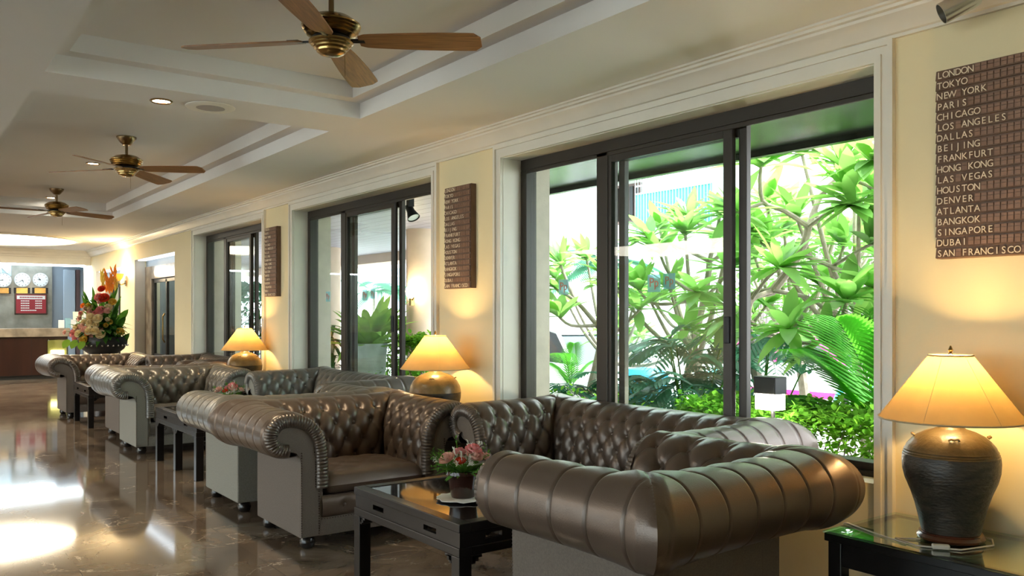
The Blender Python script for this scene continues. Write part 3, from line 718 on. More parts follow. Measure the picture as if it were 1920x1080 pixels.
# ------------------------------------------------------------------ ceiling fans
def fan(label, x, y, rz):
    r = thing('ceiling_fan', label, 'ceiling fan', (x, y, 2.75), rz, 'brass ceiling fans')
    MB().lathe([(.078,0),(.078,-.008),(.066,-.03),(.045,-.055),(.030,-.068),(0,-.068)], n=28).build('canopy', M['brassdark'], r)
    MB().lathe([(.012,-.06),(.012,-.15),(.020,-.152),(.020,-.172),(0,-.172)], n=14).build('downrod', M['brassdark'], r)
    pr = [(.0,-.150),(.055,-.152),(.085,-.160),(.112,-.178),(.128,-.190),(.126,-.195),(.130,-.199),(.122,-.206),(.126,-.211),(.115,-.219),(.119,-.225),(.106,-.233),(.108,-.238),(.09,-.246),(.07,-.25),(0,-.25)]
    MB().lathe(pr, n=40).build('motor_housing', M['brass'], r)
    MB().lathe([(.082,-.25),(.082,-.268),(0,-.268)], n=28).build('blade_ring', M['darkmetal'], r)
    pr = [(.0,-.262),(.098,-.266),(.098,-.273),(.088,-.278),(.088,-.284),(.078,-.290),(.077,-.297),(.066,-.304),(.064,-.312),(.05,-.322),(.03,-.328),(0,-.33)]
    MB().lathe(pr, n=40).build('switch_cup', M['brass'], r)
    bl = MB(); xs = np.linspace(.125, .665, 20); P = []
    for k, xx in enumerate(xs):
        t = (xx-.125)/.54; wdt = .050+.020*math.sin(min(1, t*1.3)*PI/2)
        if t > .93: wdt *= math.sqrt(max(.25, 1-((t-.93)/.07)**2*.75))
        if t < .06: wdt *= .75+.25*t/.06
        P.append([(xx, -wdt, -.0035), (xx, wdt, -.0035), (xx, wdt, .0035), (xx, -wdt, .0035), (xx, -wdt, -.0035)])
    P = np.array(P); bl.grid(P, True)
    bl.add([P[0][k] for k in range(4)], [(0,1,2,3)]); bl.add([P[-1][k] for k in range(4)], [(3,2,1,0)])
    bm = bl.mesh('blade', M['fanwood'], 30)
    br = MB(); br.box(.075,.15,-.012,.012,-.004,.004); br.box(.14,.19,-.035,.035,.004,.008); br = br.mesh('blade_bracket', M['darkmetal'], 0)
    for k in range(4):
        b = inst('blade', bm, r, (0,0,-.262), (0,0,0)); b.rotation_euler = (Matrix.Rotation(k*PI/2, 3, 'Z') @ Matrix.Rotation(R(1.6), 3, 'Y') @ Matrix.Rotation(R(-12), 3, 'X')).to_euler()
        inst('blade_bracket', br, b)
    MB().tube([(.06,.0,-.31),(.062,.0,-.42)], .0015, 5).build('pull_chain', M['brassdark'], r)
    return r
fan('nearest brass ceiling fan with four wooden blades, cut by the top edge', 1.60, 3.50, R(-40))
fan('middle brass ceiling fan with four wooden blades on a short rod', 1.64, 7.575, R(48))
fan('farthest brass ceiling fan, cut by the left edge', 1.66, 11.18, R(15))

# ------------------------------------------------------------------ ceiling lamps, speaker, spotlight
def downlight(label, x, y, z):
    r = thing('recessed_downlight', label, 'downlight', (x, y, z), group='recessed downlights')
    MB().lathe([(.048,-.001),(.062,-.001),(.066,-.006),(.058,-.012),(.048,-.008)], n=28, cap=False).build('trim_ring', M['brass'], r)
    MB().lathe([(0,-.004),(.05,-.004),(.05,-.001),(0,-.001)], n=24).build('lens', M['lens'], r)
    d = bpy.data.lights.new('downlight_beam', 'SPOT'); d.energy = 45; d.color = (1,.80,.52); d.spot_size = R(115); d.spot_blend = .8; d.shadow_soft_size = .05
    o = bpy.data.objects.new('downlight_beam', d); COL.objects.link(o); o.parent = r; o.location = (0,0,-.02)
downlight('lit recessed downlight in the beam beside the round speaker', 1.34, 5.30, 2.55)
downlight('lit recessed downlight beside the middle fan', 1.66, 9.07, 2.75)
downlight('lit recessed downlight beside the farthest fan', 1.72, 12.03, 2.75)
sp = thing('ceiling_speaker', 'round white ceiling speaker with a grey grille beside the lit downlight', 'speaker', (1.62, 5.28, 2.55))
MB().lathe([(0,-.002),(.145,-.002),(.145,-.006),(.135,-.012),(.085,-.012),(.083,-.004),(0,-.004)], n=40).build('rim', M['white'], sp)
MB().lathe([(0,-.016),(.06,-.015),(.082,-.010),(.082,-.004),(0,-.004)], n=32).build('grille', mat('grey_grille', (.42,.38,.36,1), .7), sp)
rl = thing('ceiling_dome_light', 'large round glowing ceiling light in front of the reception', 'ceiling light', (1.5, 16.5, 2.55))
MB().lathe([(1.24,-.001),(1.32,-.001),(1.32,-.02),(1.24,-.03)], n=64, cap=False).build('ring', M['white'], rl)
MB().lathe([(0,-.02),(1.1,-.02),(1.25,-.012),(1.25,-.002),(0,-.002)], n=64).build('diffuser', emis('dome_glow', (1,.86,.62,1), 4.2), rl)
pl = thing('ceiling_panel_light', 'long lit ceiling panel over the far side of the lobby, reflected in the window glass', 'ceiling light', (-5.0, 10.6, 2.55))
MB().box(-1.3,1.3,-2.6,2.6,-.02,-.002).build('diffuser', emis('panel_glow', (1,.90,.74,1), 4.5), pl, 0)
fr = MB()
for a in ((-1.36,-1.3,-2.66,2.66),(1.3,1.36,-2.66,2.66),(-1.3,1.3,-2.66,-2.6),(-1.3,1.3,2.6,2.66)): fr.box(*a, -.03, -.001)
fr.build('surround', M['white'], pl, 0)
sl = thing('ceiling_spotlight', 'silver cylinder spotlight on the crown moulding at top right', 'spotlight', (3.20, 1.53, 2.43))
dv = Vector((-.45,.62,-.38)).normalized(); q = Vector((0,0,1)).rotation_difference(dv)
hd = MB().lathe([(0,-.06),(.02,-.058),(.036,-.045),(.040,-.02),(.040,.085),(.037,.085),(.034,.02),(0,.015)], n=28).build('spot_head', M['chrome'], sl)
hd.rotation_mode = 'QUATERNION'; hd.rotation_quaternion = q
MB().tube([(0,0,0),(.02,0,.05),(.08,0,.075)], .010, 8).build('stem', M['chrome'], sl)
MB().lathe([(.03,0),(.03,.012),(0,.012)], n=16).build('mount', M['chrome'], sl, loc=(.085,0,.062), rot=(0,-.8,0))

# ------------------------------------------------------------------ city boards
CITIES = ['LONDON','TOKYO','NEW YORK','PARIS','CHICAGO','LOS ANGELES','DALLAS','BEIJING','FRANKFURT','HONG KONG','LAS VEGAS','HOUSTON','DENVER','ATLANTA','BANGKOK','SINGAPORE','DUBAI','SAN FRANCISCO']
glyph = {}
def board(label, yl, zt, first=[None]):
    if first[0] is not None:
        o = copy_tree(first[0]); o.location = (D, yl, zt); o['label'] = label; return o
    r = thing('city_board', label, 'wall board', (D, yl, zt), group='brown boards of city names'); first[0] = r
    Wd, H = .345, .74; rh = H/18; NC = 14; cw = (Wd-.012)/NC
    MB().box(-.045, 0, -Wd, 0, -H, 0).build('panel', M['boardwood'], r, 0, .002)
    tl = MB()
    for i, cty in enumerate(CITIES):
        zc = -(i+.5)*rh
        tl.add([(-.0455,0,zc+rh*.46),(-.0455,-Wd,zc+rh*.46),(-.052,-Wd,zc-rh*.44),(-.052,0,zc-rh*.44),(-.045,0,zc-rh*.46),(-.045,-Wd,zc-rh*.46)], [(0,3,2,1),(3,4,5,2)])
    tl.build('slats', M['boardwood'], r, 0)
    tb = MB()
    for i, cty in enumerate(CITIES):
        zc = -(i+.5)*rh
        for k in range(NC):
            if k < len(cty) and cty[k] != ' ': continue
            y = -.006-(k+.5)*cw
            tb.box(-.0535, -.044, y-cw*.42, y+cw*.42, zc-rh*.32, zc+rh*.06); tb.box(-.0525, -.044, y-cw*.42, y+cw*.42, zc+rh*.10, zc+rh*.36)
    tb.build('flap_tiles', M['boardtile'], r, 0)
    for i, cty in enumerate(CITIES):
        me = MB(); zc = -(i+.5)*rh
        for k, ch in enumerate(cty):
            if ch == ' ': continue
            if ch not in glyph:
                g = text_mesh(ch, .037, M['letter'], align='CENTER'); glyph[ch] = ([tuple(v.co) for v in g.vertices], [tuple(p.vertices) for p in g.polygons])
            vs, fs = glyph[ch]; y = -.006-(k+.5)*cw
            me.add([(-.0545-v[2], y-v[0]*.92, zc-rh*.32+v[1]) for v in vs], fs)
        me.build('lettering', M['letter'], r, 0)
    return r
board('brown board of city names at right above the tall jar lamp', 1.712, 2.24)
board('brown board of city names on the pier between the near and middle windows', 5.362, 2.21)
board('brown board of city names farthest away, above the farthest table lamp', 9.03, 2.214)

# ------------------------------------------------------------------ flowers
def leaf(mb, base, d, up, ln, wd, droop=.3, n=5, fold=.25):
    d = Vector(d).normalized(); up = Vector(up); side = d.cross(up)
    side = side.normalized() if side.length > 1e-4 else Vector((1,0,0)); nn = side.cross(d).normalized()
    vs = []; fs = []; p = Vector(base)
    for i in range(n+1):
        t = i/n; w_ = wd*.5*(math.sin(PI*min(1, t*.93+.07))**.8)
        q = p + d*(ln*t) - Vector((0,0,1))*(droop*ln*t*t)
        vs += [q - side*w_ + nn*fold*w_, q, q + side*w_ + nn*fold*w_]
    for i in range(n):
        a = 3*i; fs += [(a,a+1,a+4,a+3),(a+1,a+2,a+5,a+4)]
    mb.add(vs, fs)
def rose(c_, r_, ax, m, parent, name='rose'):
    mb = MB(); ax = Vector(ax).normalized(); q = Vector((0,0,1)).rotation_difference(ax)
    for layer, (rad, ht, n) in enumerate(((.35,.9,3),(.62,.85,4),(.95,.6,5),(1.12,.25,5))):
        for k in range(n):
            a0 = 2*PI*(k/n)+layer*.7; P = np.zeros((5,5,3))
            for i in range(5):
                for j in range(5):
                    a = a0+(i/4-.5)*2*PI/n*1.35; t = j/4; rr = r_*rad*(math.sin(t*PI/2)**.7*(1+.15*t*(layer>1)))
                    zz = r_*(-.55+(ht+.55)*t - .10*abs(i/4-.5)*t - (.12*t**4 if layer > 1 else 0))
                    v = q @ Vector((rr*math.cos(a), rr*math.sin(a), zz)); P[i,j] = (c_[0]+v.x, c_[1]+v.y, c_[2]+v.z)
            mb.grid(P)
    return mb.build(name, m, parent, 60)
def sprig(mb, base, d, ln, n=14, bs=.006):
    d = Vector(d).normalized(); base = Vector(base)
    mb.tube([base, base+d*ln*.6+Vector((0,0,-.0)), base+d*ln+Vector((0,0,-.1*ln))], .0012, 4)
    for k in range(n):
        t = .35+.65*k/n; p = base+d*ln*t; o = Vector((random.uniform(-1,1),random.uniform(-1,1),random.uniform(-.6,1))).normalized()
        leaf(mb, p, o+d*.8, (0,0,1), bs*3.2, bs*1.3, .1, 2)
def rnd_dir(zmin=0, zmax=1):
    a = random.uniform(0, 2*PI); z = random.uniform(zmin, zmax); h = math.sqrt(max(0, 1-z*z)); return Vector((h*math.cos(a), h*math.sin(a), z))
def table_flowers(label, x, y, full=True):
    r = thing('flower_pot', label, 'flower arrangement', (x, y, .4765), group='rose pots on the coffee tables')
    MB().lathe([(0,0),(.052,0),(.056,.01),(.064,.07),(.070,.098),(.078,.100),(.078,.116),(.070,.118),(.064,.108),(0,.105)], n=32).build('pot', M['pot'], r)
    lf = MB()
    for k in range(80):
        d = rnd_dir(-.1,.9); leaf(lf, (d.x*.03, d.y*.03, .105), d+Vector((0,0,.15)), (0,0,1), random.uniform(.05,.115), random.uniform(.016,.032), .35, 4)
    lf.build('foliage', M['leafmid'], r)
    gr = MB()
    for k in range(26):
        d = rnd_dir(.0,.95); sprig(gr, (d.x*.02,d.y*.02,.11), d, random.uniform(.10,.165), 18, .006)
    gr.build('sprigs', M['leafmid'], r)
    wh = MB()
    for k in range(16):
        d = rnd_dir(.15,.95); sprig(wh, (d.x*.05,d.y*.05,.14), d, random.uniform(.07,.13), 16, .006)
    wh.build('white_sprigs', M['white_fl'], r)
    e1 = Vector((math.cos(YAW), -math.sin(YAW), 0)); e2 = Vector((-math.sin(YAW), -math.cos(YAW), 0))     # spread across and towards the aisle
    for (a, b, z, rad, m) in ((-.068,.045,.172,.030,'petalpale'), (.048,.03,.205,.033,'petalp'), (.052,.05,.185,.03,'petalpale'), (-.008,.06,.165,.020,'petalr'), (.10,-.02,.17,.022,'petalpale'), (-.02,-.06,.18,.028,'petalp')):
        p = e1*a+e2*b; rose((p.x, p.y, z), rad, p*6+Vector((0,0,.8)), M[m], r)
    return r
table_flowers('dark glazed pot of pink roses and white sprigs on the nearest coffee table', 2.075, 3.165)
table_flowers('pot of pink flowers on the second coffee table, only its top showing', 2.36, 7.20)
dy = MB(); n = 48
dy.lathe([(0,0),(.10,0),(.112,.003),(.112,.005),(.10,.003),(0,.003)], n=48)
for i, v in enumerate(dy.v):
    a = math.atan2(v[1], v[0]); rr = math.hypot(v[0], v[1])
    if rr > .09: dy.v[i] = (v[0]*(1+.04*math.sin(a*14)), v[1]*(1+.04*math.sin(a*14)), v[2]+.002*(1+math.sin(a*7)))
tag(dy.build('doily', M['doily'], loc=(2.06, 3.15, .4705)), 'white lacy doily under the flower pot on the nearest coffee table', 'doily')
at = MB().lathe([(0,0),(.05,0),(.056,.02),(.05,.03),(.044,.018),(0,.012)], n=24)
tag(at.build('ashtray', M['chrome'], loc=(2.08, 10.72, .4705)), 'small shiny ashtray on the farthest coffee table', 'ashtray')
tag(MB().box(-.10,.10,-.07,.07,0,.012).build('magazine', M['paper'], loc=(2.99, 4.87, .4637), rot=(0,0,.5)), 'pale magazine lying on the middle end table beside the armchair', 'magazine')

fv = thing('flower_arrangement', 'tall arrangement of roses, tulips and orange blooms in a dark urn near the reception', 'flower arrangement', (2.82, 14.6, 0))
MB().lathe([(0,0),(.26,0),(.26,.05),(.22,.08),(.20,.55),(.25,.58),(.25,.62),(0,.62)], n=28).build('pedestal', M['darkwood'], fv)
MB().lathe([(0,.62),(.16,.62),(.20,.66),(.30,.74),(.345,.82),(.35,.88),(.33,.93),(.31,.93),(.30,.88),(0,.86)], n=32).build('urn', M['black'], fv)
st = MB()
for k in range(28):
    a = 2*PI*k/28; st.sphere((.35*math.cos(a), .35*math.sin(a), .80), .016, 6, 4)
st.build('urn_studs', M['chrome'], fv)
E1 = Vector((math.cos(YAW), -math.sin(YAW), 0)); E2 = Vector((-math.sin(YAW), -math.cos(YAW), 0))
lf = MB()
for k in range(150):
    d = rnd_dir(-.25,.95); leaf(lf, (d.x*.12, d.y*.12, .92+.25*random.random()), d, (0,0,1), random.uniform(.18,.36), random.uniform(.05,.11), .35, 4)
for k in range(24):
    a = random.uniform(-.3,.36); leaf(lf, tuple(E1*a*.5+E2*.1+Vector((0,0,.95+random.random()*.4))), E1*a+Vector((0,0,.8)), (0,1,0), random.uniform(.3,.5), .05, .1, 4)
for (a, b, z) in ((.30,.1,1.2),(.34,.0,1.32),(.36,.05,.95)):
    leaf(lf, tuple(E1*a*.6+Vector((0,0,z-.2))), E1*a+Vector((0,0,.5)), (0,1,0), .34, .11, .1, 5)
lf.build('foliage', M['leafdark'], fv)
lv = MB()
for (a, b, z) in ((-.27,.30,.84),(-.13,.36,.83),(-.42,.22,.84)): leaf(lv, tuple(E1*a+E2*b+Vector((0,0,z+.05))), E2*.5+Vector((0,0,-.9))+E1*a, E2, .16, .12, .0, 5)
lv.build('heart_leaf', translucent('bright_leaf', (.25,.45,.06,1), (.3,.5,.05,1), .3), fv)
FLW = [(-.40,.14,1.00,.065,'petalp'),(-.46,.06,.97,.05,'petalp'),(-.34,.2,.92,.055,'petalp'),(-.22,.26,.92,.05,'petalpale'),(-.28,.2,1.05,.06,'petalpale'),(-.36,.1,1.08,.055,'petalpale'),(-.15,.3,1.05,.055,'petalpale'),
 (-.06,.33,1.03,.065,'petalc'),(.03,.33,1.03,.062,'petalc'),(.10,.3,.98,.072,'petalc'),(-.07,.27,1.15,.066,'petalc'),(-.08,.24,1.24,.065,'petalc'),(.04,.26,1.22,.072,'petalc'),(-.14,.34,.89,.066,'petaly'),(-.24,.3,.99,.06,'petalc'),(-.20,.2,1.16,.06,'petalc'),
 (.05,.2,1.35,.068,'petalp'),(-.02,.2,1.30,.055,'petalp'),(-.14,.16,1.38,.065,'petalc'),(-.20,.12,1.40,.055,'petalpale'),(.16,.16,1.40,.055,'petalc'),(.20,.12,1.48,.06,'petaly'),(.08,.14,1.54,.078,'petalr'),(.0,.14,1.55,.07,'petalp'),(.03,.12,1.68,.055,'petalr'),(-.26,.12,1.42,.045,'petalo'),(-.10,.3,1.0,.05,'petalo'),(.16,.2,1.34,.05,'petalpale'),(.33,.14,1.02,.06,'petaly'),(-.22,.24,1.10,.05,'petalpale'),(-.30,.14,1.22,.05,'petalpale'),(.02,.28,1.12,.05,'petalc')]
rf = random.Random(11)
for k in range(26):
    t = rf.random(); zz = .95+t*.55; half = .40*(1-t)**.8+.06
    FLW.append((rf.uniform(-half-.06, half*.55), .16+.14*(1-t)*rf.random(), zz, rf.uniform(.034,.048), rf.choice(['petalpale','petalc','petalp','petalpale','petaly'])))
lf2 = MB()
for k in range(90):
    t = rf.random(); half = .40*(1-t)**.8+.08; p = E1*rf.uniform(-half, half*.8)+E2*.12*rf.random()
    leaf(lf2, (p.x, p.y, .92+t*.6), p*1.2+E2*.4+Vector((0,0,.5)), (0,0,1), rf.uniform(.12,.22), rf.uniform(.03,.06), .3, 4)
lf2.build('filler_greenery', M['leafmid'], fv)
for (a, b, z, rad, m) in FLW:
    p = E1*a+E2*b; rose((p.x, p.y, z), rad*.84, p*2+Vector((0,0,.5))+E2*.5, M[m], fv, 'bloom')
for (a, z, h_, m) in ((.10,1.62,.34,'petalo'),(.14,1.60,.30,'petalo'),(.20,1.68,.34,'petalo'),(.02,1.66,.30,'petaly'),(.17,1.62,.24,'petalo'),(.24,1.62,.22,'petaly')):
    mb = MB(); p = E1*a+E2*.08
    for k in range(9): leaf(mb, (p.x, p.y, z+h_*k/11), E1*random.uniform(-.5,.5)+Vector((0,0,1)), E2, h_*.45, .035, -.05, 4)
    mb.build('ginger_bloom', M[m], fv)

# ------------------------------------------------------------------ reception
rc = thing('reception_counter', 'long dark wood reception counter with a grey marble top', 'reception counter', (0, 19.2, 0))
cx0, cx1 = -5.0, 3.05
MB().box(cx0, cx1, 0, .7, .08, .84).build('front_panel', M['darkwood'], rc, 0, .006)
MB().box(cx0, cx1, .05, .7, 0, .08).build('plinth', M['black'], rc, 0)
MB().box(cx0-.03, cx1+.03, -.06, .8, .84, 1.01).build('marble_top', M['countermarble'], rc, 0, .008)
pn = MB()
for k in range(10): pn.box(cx0+.2+k*.8, cx0+.206+k*.8, -.003, .01, .08, .84)
pn.build('panel_joints', M['black'], rc, 0)
def square_sconce(label, x, y, z):
    r = thing('square_wall_light', label, 'wall light', (x, y, z), group='square frosted lights on the counter')
    MB().box(-.19,.19,-.06,-.045,-.17,.17).build('glass_plate', glass('frosted_plate', (.75,.78,.6,1), 1.4, 1.5), r, 0)
    b = MB()
    for sx in (-1,1):
        for sz in (-1,1): b.tube([(sx*.165,-.066,sz*.15),(sx*.165,0,sz*.15)], .012, 8)
    b.build('stand_off', M['chrome'], r)
    MB().box(-.12,.12,-.035,-.0,-.16,-.05).build('lamp', emis('sconce_glow', (1,.86,.5,1), 5), r, 0, .01)
    MB().box(-.17,.17,-.012,-.001,-.15,.15).build('back_plate', mat('cream_plate', (.75,.7,.5,1), .6), r, 0)
square_sconce('square frosted glass light glowing on the front of the reception counter', 2.86, 19.2, .62)
struct(MB().box(XL, 3.10, YF-.1, YF, 0, 2.62).build('wall_far', M['greymarble'], smooth=0))
struct(MB().box(3.10, 5.6, YF-.02, YF+.1, 0, 2.62).build('wall_far_side', M['bluewall'], smooth=0))
struct(MB().box(5.5, 5.6, 18.9, YF, 0, 2.62).build('wall_office', M['bluewall'], smooth=0))
struct(MB().box(3.8, 5.6, 18.85, 18.95, 0, 2.62).build('wall_divide', M['bluewall'], smooth=0))
# header over the counter, with moulding and the strip light under it
hd = MB(); hd.box(XL, D, 18.80, 19.0, 2.27, CZ+.07); hd.box(XL, D, 18.72, 18.80, 2.44, CZ); hd.box(XL, D, 18.76, 18.80, 2.40, 2.44); hd.box(XL, D, 18.68, 18.80, 2.50, CZ)
struct(hd.build('trim_7', M['white'], smooth=0, bevel=.004))
stl = thing('strip_light', 'white strip light running under the header above the reception counter', 'strip light', (0, 18.9, 2.268))
MB().box(-7.5, 3.3, -.05, .05, -.03, 0).build('tube', emis('strip_glow', (.78,.92,1,1), 9), stl, 0)
vs_ = thing('strip_light', 'upright white glowing strip on the pilaster at the right end of the reception header', 'strip light', (3.365, 18.705, 1.12), group=None)
MB().box(-.035,.035,-.02,.012,0,1.12).build('tube', emis('upright_strip_glow', (.80,.93,1,1), 2.2), vs_, 0)
cv = thing('reception_fill', 'added cool fill tube above the reception wall, unseen behind the header', 'strip light', (-1.9, 21.1, 2.60))  # added tube, out of view, to brighten the wall behind the counter
MB().box(-5, 5, -.06, .06, -.05, 0).build('tube', emis('reception_fill_glow', (.75,.90,1,1), 8), cv, 0)
pil = MB().box(3.30, 3.42, 18.72, 18.98, 0, 2.27); struct(pil.build('column_end', M['white'], smooth=0, bevel=.006))
# far alcove: tall pale panels between dark posts
for (x, w_) in ((3.33,.24),(3.665,.07),(3.82,.5)):
    o = MB().box(x, x+w_, YF-.10, YF-.03, 0, 2.3); 
    tag(o.build('alcove_panel', mat('pale_blue_panel', (.50,.60,.70,1), .5), None, 0, .01), {3.33:'wide pale blue wall panel behind the counter, left of the dark posts', 3.665:'narrow pale blue strip between the two dark posts behind the counter', 3.82:'pale blue wall panel right of the dark posts behind the counter'}[x], 'wall panel', 'pale blue panels behind the counter')
for x in (3.585, 3.745):
    tag(MB().box(x, x+.07, YF-.14, YF-.03, 0, 2.3).build('dark_post', M['bldbrown'], None, 0), 'dark vertical post behind the counter, %s of two' % ('left' if x < 3.7 else 'right'), 'post', 'dark posts behind the counter')
def clock(label, x, z):
    r = thing('wall_clock', label, 'clock', (x, YF-.1, z), group='world clocks over the reception')
    def disc(name, m, ra, y0, y1):
        o = MB().lathe([(0,0),(ra,0),(ra,y1-y0),(0,y1-y0)], n=40).build(name, m, r); o.rotation_euler = (PI/2,0,0); o.location = (0,-y0,0); return o
    disc('rim', M['clockrim'], .158, 0, .03); fc = disc('face', M['clockface'], .146, .03, .036)
    h_ = MB()
    a = random.uniform(0,6); 
    for (an, ln, wd) in ((a,.08,.010),(a*3.7,.115,.007)):
        dx, dz = math.sin(an), math.cos(an); h_.add([(-dz*wd,-.04,dx*wd),(dz*wd,-.04,-dx*wd),(dx*ln,-.04,dz*ln),(-dz*wd,-.037,dx*wd),(dz*wd,-.037,-dx*wd),(dx*ln,-.037,dz*ln)], [(0,1,2),(3,5,4),(0,2,5,3),(2,1,4,5),(1,0,3,4)])
    h_.build('hands', M['black'], r, 0)
    tk = MB()
    for k in range(12):
        an = k*PI/6; tk.box(math.sin(an)*.125-.006, math.sin(an)*.125+.006, -.039, -.035, math.cos(an)*.125-.010, math.cos(an)*.125+.010)
    tk.build('hour_marks', M['black'], r, 0)
def plaque(label, x, z):
    r = thing('brass_plaque', label, 'plaque', (x, YF-.1, z), group='brass plaques under the clocks')
    MB().box(-.155,.155,-.02,0,-.065,.065).build('back_plate', M['black'], r, 0); MB().box(-.11,.11,-.028,-.02,-.058,.058).build('name_plate', M['brass'], r, 0)
def at_y(px, py, yy):
    s_, c_ = math.sin(YAW), math.cos(YAW); xr = (px-960)/F_PX; rx, ry, rz_ = s_+xr*c_, c_-xr*s_, -(py-HOR)/F_PX; t = yy/ry; return rx*t, CAM_Z+rz_*t
names = ['third wall clock from the right, cut by the left edge', 'middle round wall clock over the reception', 'rightmost round wall clock over the reception']
pnames = ['brass plaque under the leftmost clock, cut by the left edge', 'brass plaque under the middle clock', 'brass plaque under the rightmost clock']
for (px, nm, pnm) in ((6, names[0], pnames[0]), (42, names[1], pnames[1]), (76, names[2], pnames[2])):
    x, z = at_y(px, 525, YF-.12); clock(nm, x, z); x, z = at_y(px-1, 545, YF-.1); plaque(pnm, x, z)
x, z = at_y(58, 570, YF-.1)
eb = thing('exchange_rate_board', 'crimson exchange rate board with white rows below the clocks', 'notice board', (x, YF-.1, z))
MB().box(-.32,.32,-.03,0,-.235,.235).build('frame', M['darkwood'], eb, 0, .005); MB().box(-.29,.29,-.034,-.03,-.205,.205).build('panel', M['redboard'], eb, 0)
MB().box(-.275,.275,-.037,-.034,.105,.185).build('heading_strip', M['paper'], eb, 0)
pb = MB()
for k in range(14): pb.box(-.22+k*.032, -.197+k*.032, -.0385, -.036, .13, .16)
pb.build('heading_print', M['redboard'], eb, 0)
pb = MB()
for rw in range(5):
    for k in range(5 if rw < 4 else 9): pb.box(-.20+k*.034, -.172+k*.034, -.036, -.034, .055-rw*.052, .078-rw*.052)
    if rw < 4:
        for k in range(4): pb.box(.08+k*.034, .108+k*.034, -.036, -.034, .055-rw*.052, .078-rw*.052)
pb.build('printed_rows', M['paper'], eb, 0)
x, z = at_y(2, 508, YF-.2)
sg = thing('lit_sign', 'pale lit sign with white letters ON at the left edge above the clocks', 'sign', (x, YF-.1, z))
MB().box(-1.1,.20,-.03,0,-.10,.17).build('panel', mat('pale_sign_panel', (.45,.6,.65,1), .4), sg, 0, .004)
inst('lettering', text_mesh('ON', .22, M['paper'], .01, 'RIGHT'), sg, (.15, -.042, -.04), (PI/2,0,0))
x, z = at_y(148, 603, 19.5)
mn = thing('menu_stand', 'leaning cream leaflet stand on the reception counter', 'leaflet stand', (x, 19.45, 1.01))
MB().box(-.11,.11,-.006,.006,0,.34).build('card', mat('cream_card', (.85,.88,.62,1), .6), mn, 0, rot=(R(-14),0,0)); MB().box(-.1,.1,-.02,.10,0,.012).build('stand_foot', M['black'], mn, 0)
pr_ = MB()
for (a, b, c_, d_) in ((-.06,.05,.17,.20),(-.05,.04,.05,.08)): pr_.box(a, b, -.009, -.0065, c_, d_)
pr_.build('print', M['black'], mn, 0, rot=(R(-14),0,0))
x, z = at_y(124, 607, 19.5)
for k, (dx, h_, m, lb) in enumerate(((-.10,.16,'paper','white brochure stack in the counter holder, left one'),(.02,.20,'sticker','blue brochure standing in the middle of the counter holder'),(.12,.17,'paper','white brochure at the right of the counter holder'))):
    tag(MB().box(x+dx-.05, x+dx+.05, 19.40, 19.46, 1.01, 1.01+h_).build('brochure_stack', M[m], None, 0), lb, 'brochures', 'brochures on the counter')
# brass wall sconce on the lit pier between the portals
sy = 15.72
ws = thing('wall_sconce', 'brass uplight sconce glowing on the pier left of the marble portal', 'wall light', (D, sy, 1.82))
MB().lathe([(0,0),(.05,0),(.05,.02),(0,.02)], n=20).build('back_plate', M['brass'], ws, rot=(0,-PI/2,0))
MB().tube([(-.02,0,0),(-.08,0,-.03),(-.12,0,.0),(-.12,0,.05)], .010, 8).build('arm', M['brass'], ws)
MB().lathe([(.02,.04),(.06,.09),(.085,.16),(.08,.16),(.055,.09),(.016,.045)], (-.12,0,0), 24, False).build('glass_shade', M['shade'], ws)
MB().sphere((-.12,0,.11), .03).build('bulb', M['bulb'], ws)
ld = bpy.data.lights.new('sconce_glow', 'POINT'); ld.energy = 16; ld.color = (1,.74,.4); ld.shadow_soft_size = .04
lo = bpy.data.objects.new('sconce_glow', ld); COL.objects.link(lo); lo.parent = ws; lo.location = (-.13,0,.2)

# ------------------------------------------------------------------ outside: ground, porch, columns
GZ = -.45
struct(MB().box(3.8, 60, -20, 60, GZ-.2, GZ).build('ground', M['ground'], smooth=0))
struct(MB().box(-40, XL-.2, -20, 60, -.3, -.05).build('ground_forecourt', M['ground'], smooth=0))
struct(MB().box(3.8, 6.6, -2, 12.2, GZ, GZ+.18).build('ground_bed', M['soil'], smooth=0))
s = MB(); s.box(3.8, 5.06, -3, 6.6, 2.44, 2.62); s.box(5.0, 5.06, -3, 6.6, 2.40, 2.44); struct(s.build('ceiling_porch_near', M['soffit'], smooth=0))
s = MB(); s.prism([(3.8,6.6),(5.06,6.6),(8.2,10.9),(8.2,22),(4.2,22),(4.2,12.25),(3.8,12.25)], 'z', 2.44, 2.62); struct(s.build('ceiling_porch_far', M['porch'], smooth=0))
s = MB(); s.box(7.6, 8.2, 10.9, 22, 2.27, 2.44); struct(s.build('trim_8', M['column'], smooth=0))
struct(MB().box(3.8, 5.06, -3, 6.6, 2.62, 5.5).build('wall_upper', M['bldwhite'], smooth=0)); struct(MB().prism([(3.8,6.6),(5.06,6.6),(8.2,10.9),(8.2,22),(3.8,22)], 'z', 2.62, 5.5).build('wall_upper_porch', M['bldwhite'], smooth=0))
def column(label, x, y, r_):
    r = thing('porch_column', label, 'column', (x, y, GZ), group='round porch columns')
    MB().lathe([(r_,.1),(r_,2.80),(r_*1.02,2.82),(r_*1.02,2.89),(0,2.89)], n=36).build('shaft', M['column'], r)
    MB().lathe([(0,0),(r_*1.25,0),(r_*1.25,.10),(r_,.14)], n=36, cap=False).build('base', M['column'], r)
column('round beige porch column with a lit lantern at the right of the middle window', 5.95, 10.12, .205)
column('round pale porch column seen in the left pane of the middle window', 6.2, 13.9, .30)
column('pinkish porch column behind the third window', 5.0, 16.4, .30)
